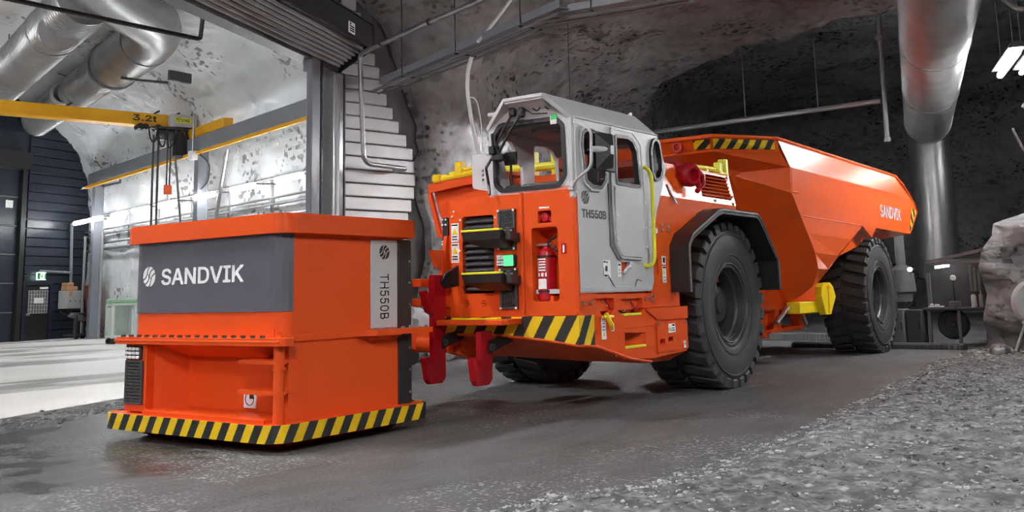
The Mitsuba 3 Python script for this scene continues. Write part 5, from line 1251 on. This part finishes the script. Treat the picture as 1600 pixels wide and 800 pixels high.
k = thing('chain_hoist')
tag(k, 'dark chain hoist with drum, cable loops and small red hook below the yellow crane', 'hoist')
hc = cp(ct(15.45), .28, -.42)
add('motor', join([cyl(hc + cd * -.30, hc + cd * .28, .16, 18), cyl(hc + cd * .28, hc + cd * .5, .12, 14)]), 'm_dark_steel', 30, k)
add('cross_bar', hull([hc + cd * a + cs * b + np.array([0, 0, z]) for a in (-.5, .6) for b in (-.1, .1) for z in (.16, .22)]), 'm_dark_steel', False, k)
add('chain_bag', hull([hc + cd * a + cs * b + np.array([0, 0, z]) for a in (.10, .40) for b in (.02, .26) for z in (-.55, -.05)] + [hc + cd * a + cs * .14 + np.array([0, 0, -.62]) for a in (.16, .34)]), 'm_black', False, k)
for a in (-.75, -.62, -.3, .45):
    add('trolley_wheel', cyl(hc + cd * a + cs * -.30 + np.array([0, 0, .20]), hc + cd * a + cs * .05 + np.array([0, 0, .20]), .08, 12), 'm_black', 30, k)
for i in range(5):
    a0 = -.6 + .24 * i
    add('cable', tube([hc + cd * a0 + cs * .2 + [0, 0, .2], hc + cd * (a0 + .05) + cs * .2 + [0, 0, -.15 - .12 * (i % 3)], hc + cd * (a0 + .16) + cs * .2 + [0, 0, -.27 - .1 * (i % 2)], hc + cd * (a0 + .26) + cs * .2 + [0, 0, .18]], .022, 6, .15), 'm_black', 30, k)
for a in (-.03, .05):
    add('chain', tube([hc + cd * a + [0, 0, -.1], hc + cd * a + [0, 0, -1.36]], .018, 6), 'm_dark_steel', 30, k)
hk = hc + cd * .01 + np.array([0, 0, -1.46])
add('hook_block', hull([hk + cd * a + cs * b + np.array([0, 0, z]) for a in (-.09, .09) for b in (-.05, .05) for z in (-.12, .12)]), 'm_hivis', False, k, 'orange red hook block')
add('hook', tube([hk + [0, 0, -.12], hk + [0, 0, -.22], hk + cd * .07 + [0, 0, -.29], hk + cd * .11 + [0, 0, -.22]], .022, 8, .04), 'm_steel', 30, k)
for a, w_ in ((-.40, 'leftmost'), (-.27, 'rightmost')):
    kk = add('control_cable', tube([hc + cd * a + [0, 0, .0], hc + cd * a + [0, 0, -1.5], hc + cd * (a + .02) + [0, 0, -4.0]], .028, 8), 'm_grey_dark', 30)
    tag(kk, 'dark control cable hanging from the hoist down behind the battery cage, ' + w_ + ' of the pair', 'cable', 'control cables of the hoist')
kk = add('pull_rope', tube([hc + cd * .12 + cs * .2 + [0, 0, -.6], hc + cd * .42 + cs * .2 + [0, 0, -3.4]], .028, 8), 'm_grey_mid', 30)
tag(kk, 'grey rope slanting down from the hoist beside the red hook', 'rope')
k = thing('junction_post')
tag(k, 'thin pale conduit with a white junction box at the top of the near steel post', 'conduit')
jp = ra(9.15, .25, 0)
add('conduit', tube([jp + [0, 0, 5.0], jp + [0, 0, 6.0]], .035, 8), 'm_galv', 30, k)
add('box', bx(jp[0] - .1, jp[0] + .1, jp[1] - .1, jp[1] + .1, 4.78, 5.02, .02), 'm_white', False, k)
add('loop', tube([jp + [.1, -.1, 4.95], jp + [.35, -.25, 4.7], jp + [.3, -.25, 4.2], jp + [.15, -.15, 4.0]], .02, 6, .2), 'm_dark_steel', 30, k)

# air ducts under the workshop roof
n16 = np.array([math.sin(math.radians(17.0)), math.cos(math.radians(17.0)), 0])
a0 = np.array([12.80, 19.75, 7.15])
kd = duct('roof_duct', [a0, a0 + n16 * 2.8, a0 + n16 * 6.0, a0 + n16 * 13], .50, 'silver spiral duct with a wide collar under the workshop roof, right of the pair', rib=.15)
add('flange', lathe([(-.05, .50), (-.05, .65), (.05, .65), (.05, .50)], a0 + n16 * 2.8, n16, 40), 'm_galv', 30, kd)
add('wide_section', lathe([(0.02, .50), (0.02, .60), (2.72, .60), (2.72, .50)], a0, n16, 44), 'm_galv', 30, kd)
add('elbow', tube([a0 + n16 * .1, a0 - n16 * .5, a0 - n16 * .75 + np.array([-.35, -.45, .1]), a0 + np.array([-1.9, -1.75, .25]), a0 + np.array([-3.4, -2.6, .4])], .58, 32, .6), 'm_galv', 40, kd)
br = a0 + n16 * 7.0
add('branch', lathe([(0, 0), (0.1, .31), (.62, .31), (.62, .36), (.70, .36), (.70, .26), (.5, .22), (.5, 0)], br, np.array([-.62, -.45, -.12]), 28), 'm_galv', 30, kd)
add('support', join([tube([a0 + n16 * 1.5 + [.1, .1, .65], a0 + n16 * 1.5 + [-.15, 0, -.62], a0 + n16 * 1.0 + [1.0, .1, -.62]], .04, 6)]), 'm_dark_steel', False, kd)
add('bracket_plate', bx(a0[0] + .85, a0[0] + 1.45, a0[1] + .3, a0[1] + .4, a0[2] - .72, a0[2] - .48), 'm_dark_steel', False, kd)
b0 = np.array([10.75, 19.5, 7.25])
kd = duct('roof_duct', [b0 - n16 * 1.6, b0 + n16 * 1.4, b0 + n16 * 5.8, b0 + n16 * 14], .57, 'silver spiral duct with a capped branch in the upper left corner of the workshop', rib=.15)
add('cap', lathe([(0, 0), (0, .40), (.07, .43), (.5, .43), (.9, .43)], b0 + n16 * 0.6 + np.array([-.42, -.70, -.42]), np.array([.42, .75, .28]), 32), 'm_galv', 30, kd, 'flat round end cap')
k = add('hanger_rods', join([cyl(q + n16 * t + cs * o + [0, 0, -.2], q + n16 * t + cs * o + [0, 0, 1.4], .014, 6) for q, ts_ in ((b0, (.5, 3.4, 6.3)), (a0, (.8, 3.6, 7.0))) for t in ts_ for o in (-.64, .64)]), 'm_dark_steel')
tag(k, 'thin dark hanger rods between the silver ducts and the workshop roof', 'rods', kind='stuff')
k = add('gas_pipe', tube([(6.2, 14.9, 5.85), (10.22, 14.23, 5.72), (10.26, 14.22, 5.75), (9.95, 13.7, 6.2)], .04, 10, .1), 'm_grey_dark', 30)
tag(k, 'dark grey pipe crossing before the silver duct elbow at the top left', 'pipe')

# things along the workshop's end wall
k = thing('roller_door')
tag(k, 'dark blue grey sectional door in the far wall at the left edge', 'door')
for j in range(6):
    add('section', EW(bx(-6.5, -2.40, -.06, -.01, .02 + .91 * j, .90 + .91 * j, .015)), 'm_hall_panel', False, k)
for j in range(6):
    add('seam', EW(bx(-6.5, -2.42, -.075, -.055, .895 + .91 * j, .935 + .91 * j)), 'm_grey_mid', False, k)
add('frame', EW(join([bx(-2.40, -2.22, -.20, 0, 0, 6.0), bx(-6.5, -2.2, -.35, 0, 5.45, 6.0)])), 'm_header', False, k)
add('notice', EW(bx(-2.90, -2.63, -.085, -.075, 4.20, 4.44)), 'm_white', False, k)
k = thing('door_1')
struct(add(k + '__leaf', EW(bx(-1.97, -1.05, -.06, 0, .02, 1.75, .01)), 'm_header')); COUNT[k + '__leaf'] = 1
add('frame', EW(join([bx(-2.10, -1.98, -.10, 0, 0, 1.86), bx(-1.04, -.92, -.10, 0, 0, 1.86), bx(-2.10, -.92, -.10, 0, 1.76, 1.88)])), 'm_hall_panel', False, k)
add('window', EW(bx(-1.86, -1.13, -.075, -.06, .86, 1.60)), 'm_grey_mid', False, k)
add('bars', EW(join([bx(-1.86 + .105 * i, -1.845 + .105 * i, -.09, -.075, .86, 1.6) for i in range(8)] + [bx(-1.86, -1.13, -.09, -.075, .86 + .12 * i, .875 + .12 * i) for i in range(7)])), 'm_grey_paint', False, k)
add('notice', EW(bx(-1.65, -1.28, -.10, -.09, 1.18, 1.36)), 'm_white', False, k)
add('notice', EW(bx(-1.42, -1.1, -.075, -.06, 1.64, 1.71)), 'm_white', False, k)
add('handle', EW(bx(-1.95, -1.80, -.13, -.06, .80, .86, .01)), 'm_steel', False, k)
k = thing('exit_sign')
tag(k, 'small lit green and white exit sign above the door in the dark far wall', 'sign')
add('box', EW(bx(-1.62, -1.28, -.16, -.09, 1.93, 2.18, .01)), 'm_white', False, k, emitter=emitter(.75, .95, .85))
add('print', EW(join([bx(-1.34, -1.29, -.165, -.16, 1.95, 2.16), bx(-1.62, -1.52, -.165, -.16, 1.95, 2.16), bx(-1.48, -1.43, -.165, -.16, 2.0, 2.1), bx(-1.45, -1.41, -.165, -.16, 2.1, 2.14)])), 'm_green', False, k)
k = add('wall_conduit', EW(join([tube([(-.28, -.10, 3.85), (-.20, -.10, 1.62)], .05, 8), tube([(-1.5, -.10, 2.22), (-.26, -.10, 2.18)], .045, 8)])), 'm_rail_grey', 30)
tag(k, 'grey conduit down the dark far wall with a level branch above the door', 'conduit')
k = thing('wall_cabinet')
tag(k, 'pale electrical cabinet on the dark far wall right of the door', 'cabinet')
add('body', EW(bx(-.66, -.02, -.40, -.05, .98, 1.58, .01)), 'm_grey_paint', False, k)
add('lock', EW(join([bx(-.50 + .2 * i, -.46 + .2 * i, -.41, -.40, 1.22, 1.25) for i in range(3)])), 'm_print', False, k)
add('conduit', EW(tube([(-.7, -.2, .9), (-.55, -.25, .78), (-.3, -.25, .78), (-.2, -.2, .95)], .03, 8, .1)), 'm_dark_steel', 30, k)
k = add('cardboard', EW(join([bx(-.62, -.15, -.38, -.1, 1.58, 1.72, .02), bx(-.60, -.30, -.36, -.1, 1.72, 1.84, .02), bx(-.55, -.42, -.42, -.38, 1.40, 1.6)])), 'm_card')
tag(k, 'crumpled brown cardboard lying on the pale electrical cabinet', 'cardboard')
k = thing('sheet_bender')
tag(k, 'dark workshop machine with a sloping arm on wheels before the far wall', 'machine')
M0 = EW
add('frame', EW(join([bx(-1.0, .5, -1.2, -.7, .10, .16), bx(-.98, -.90, -1.2, -1.1, 0.05, .78), bx(-.9, .5, -1.1, -.8, .76, .84, .02), bx(.2, .45, -1.1, -.8, .1, .76)])), 'm_grey_dark', False, k)
add('arm', EW(hull([(-1.15, -1.2, .74), (-1.15, -1.0, .74), (-1.0, -1.2, .85), (-1.0, -1.0, .85), (-.5, -1.2, .52), (-.5, -1.0, .52), (-.4, -1.2, .62), (-.4, -1.0, .62)])), 'm_grey_mid', False, k)
add('strut', EW(tube([(-.6, -1.15, .56), (-.2, -1.15, .18)], .06, 8)), 'm_black', 30, k)
add('caster', EW(join([cyl((x, -1.15, .06), (x, -1.08, .06), .07, 12) for x in (-.85, -.6, -.1)])), 'm_black', 30, k)
add('column', EW(join([bx(.05, .12, -1.0, -.9, .84, 1.02), bx(-.25, .4, -1.02, -.88, 1.0, 1.05)])), 'm_grey_mid', False, k)
k = add('plastic_bag', EW(trimesh.Trimesh(ico.vertices * (1 + .45 * fb(ico.vertices + 9, 1.2, 4, 9))[:, None] * [.42, .3, .42] + [.45, -2.0, .40], ico.faces)), 'm_white', True)
tag(k, 'crumpled white plastic sack beside the far steel post', 'sack')
k = thing('scrap_pile')
tag(k, 'low pile of brown and dark scrap on the floor beside the white sack', 'scrap', kind='stuff')
rs_ = np.random.default_rng(12)
add('piece', EW(join([bx(*(sum(([c - s, c + s] for c, s in zip((.55 + rs_.random() * .9, -2.75 + rs_.random() * .3, .05 + rs_.random() * .30), .05 + .14 * rs_.random(3))), []))) for _ in range(22)])), 'm_card', False, k)
stuff(k + '__piece')
k = add('red_panel', hull([Wl(t, o, z) for o in (.30, .36) for t, z in ((17.2, 1.72), (18.45, 1.72), (17.1, .15), (17.95, .15))]), 'm_brown_red')
tag(k, 'tall dark red board tapering downward behind the far steel post', 'board')
k = thing('sheet_heap')
tag(k, 'pale plastic sheeting draped over poles left of the dark red board', 'sheeting')
sv = [EW(tube([(.35 + .1 * i, -1.0, .3), (.55 + .05 * i, -1.0, 1.4 - .2 * i)], .03, 6)) for i in range(3)]
add('pole', join(sv), 'm_black', 30, k)
gu, gv = np.meshgrid(np.linspace(0, 1, 24), np.linspace(0, 1, 30), indexing='ij')
sh = np.stack([.15 + .65 * gu - .2 * (1 - gv) * gu + .25 * gv * (1 - gu), -.9 - .25 * np.sin(gu * 7) * .4 + 0 * gv, .35 + 1.6 * gv * (.55 + .45 * gu)], -1)
add('sheet', EW(grid_mesh(sh)), 'm_white', True, k)
# rolling cabinet and tank half hidden by the battery cage
cw = np.array([15.1, 23.6, 0.0]); cdir = np.array([.97, -.10, 0]); cdir /= np.linalg.norm(cdir)
CT = lambda m: turn(m, (15.45, 25.1), -17)
k = thing('tool_trolley')
tag(k, 'white open tool trolley with a green top on castors left of the battery cage', 'trolley')
add('top', CT(bx(0, 1.5, -.05, .55, 1.06, 1.12, .02)), 'm_pale_tank', False, k)
add('cover', CT(join([bx(0, .9, -.05, .55, 1.12, 1.24, .03), bx(.9, 1.4, 0, .5, 1.12, 1.2, .03)])), 'm_pale_green', False, k, 'pale green cloth on top')
for x in (.02, .62, 1.4):
    for y in (-.03, .48):
        add('post', CT(bx(x, x + .08, y, y + .06, .16, 1.08)), 'm_pale_tank', False, k)
add('shelf', CT(join([bx(0, 1.5, -.04, .54, .18, .24), bx(0, .68, .50, .54, .2, 1.06), bx(.05, .09, -.0, .5, .2, 1.0)])), 'm_pale_tank', False, k)
add('caster', CT(join([cyl((x, y, .08), (x, y + .06, .08), .085, 14) for x in (.1, .6, 1.4) for y in (0, .45)])), 'm_black', 30, k)
k = thing('paper_sack')
tag(k, 'blue and white printed paper sack standing inside the tool trolley', 'sack')
add('body', CT(bx(.78, 1.38, .02, .35, .245, .95, .05)), 'm_white', False, k)
add('print', CT(join([bx(.785, 1.37, .012, .02, .74, .88), bx(.785, 1.0, .012, .02, .88, .93), bx(.785, 1.2, .012, .02, .28, .32)])), 'm_blue', False, k)
k = add('black_box', CT(bx(1.1, 1.38, -.12, -.055, .24, .62, .02)), 'm_black')
tag(k, 'small black box in front of the blue and white sack', 'box')
k = add('leaning_rod', CT(tube([(1.05, .3, 1.1), (1.45, .35, 2.05)], .02, 6)), 'm_dark_steel', 30)
tag(k, 'thin dark rod sticking up slantwise from the tool trolley', 'rod')
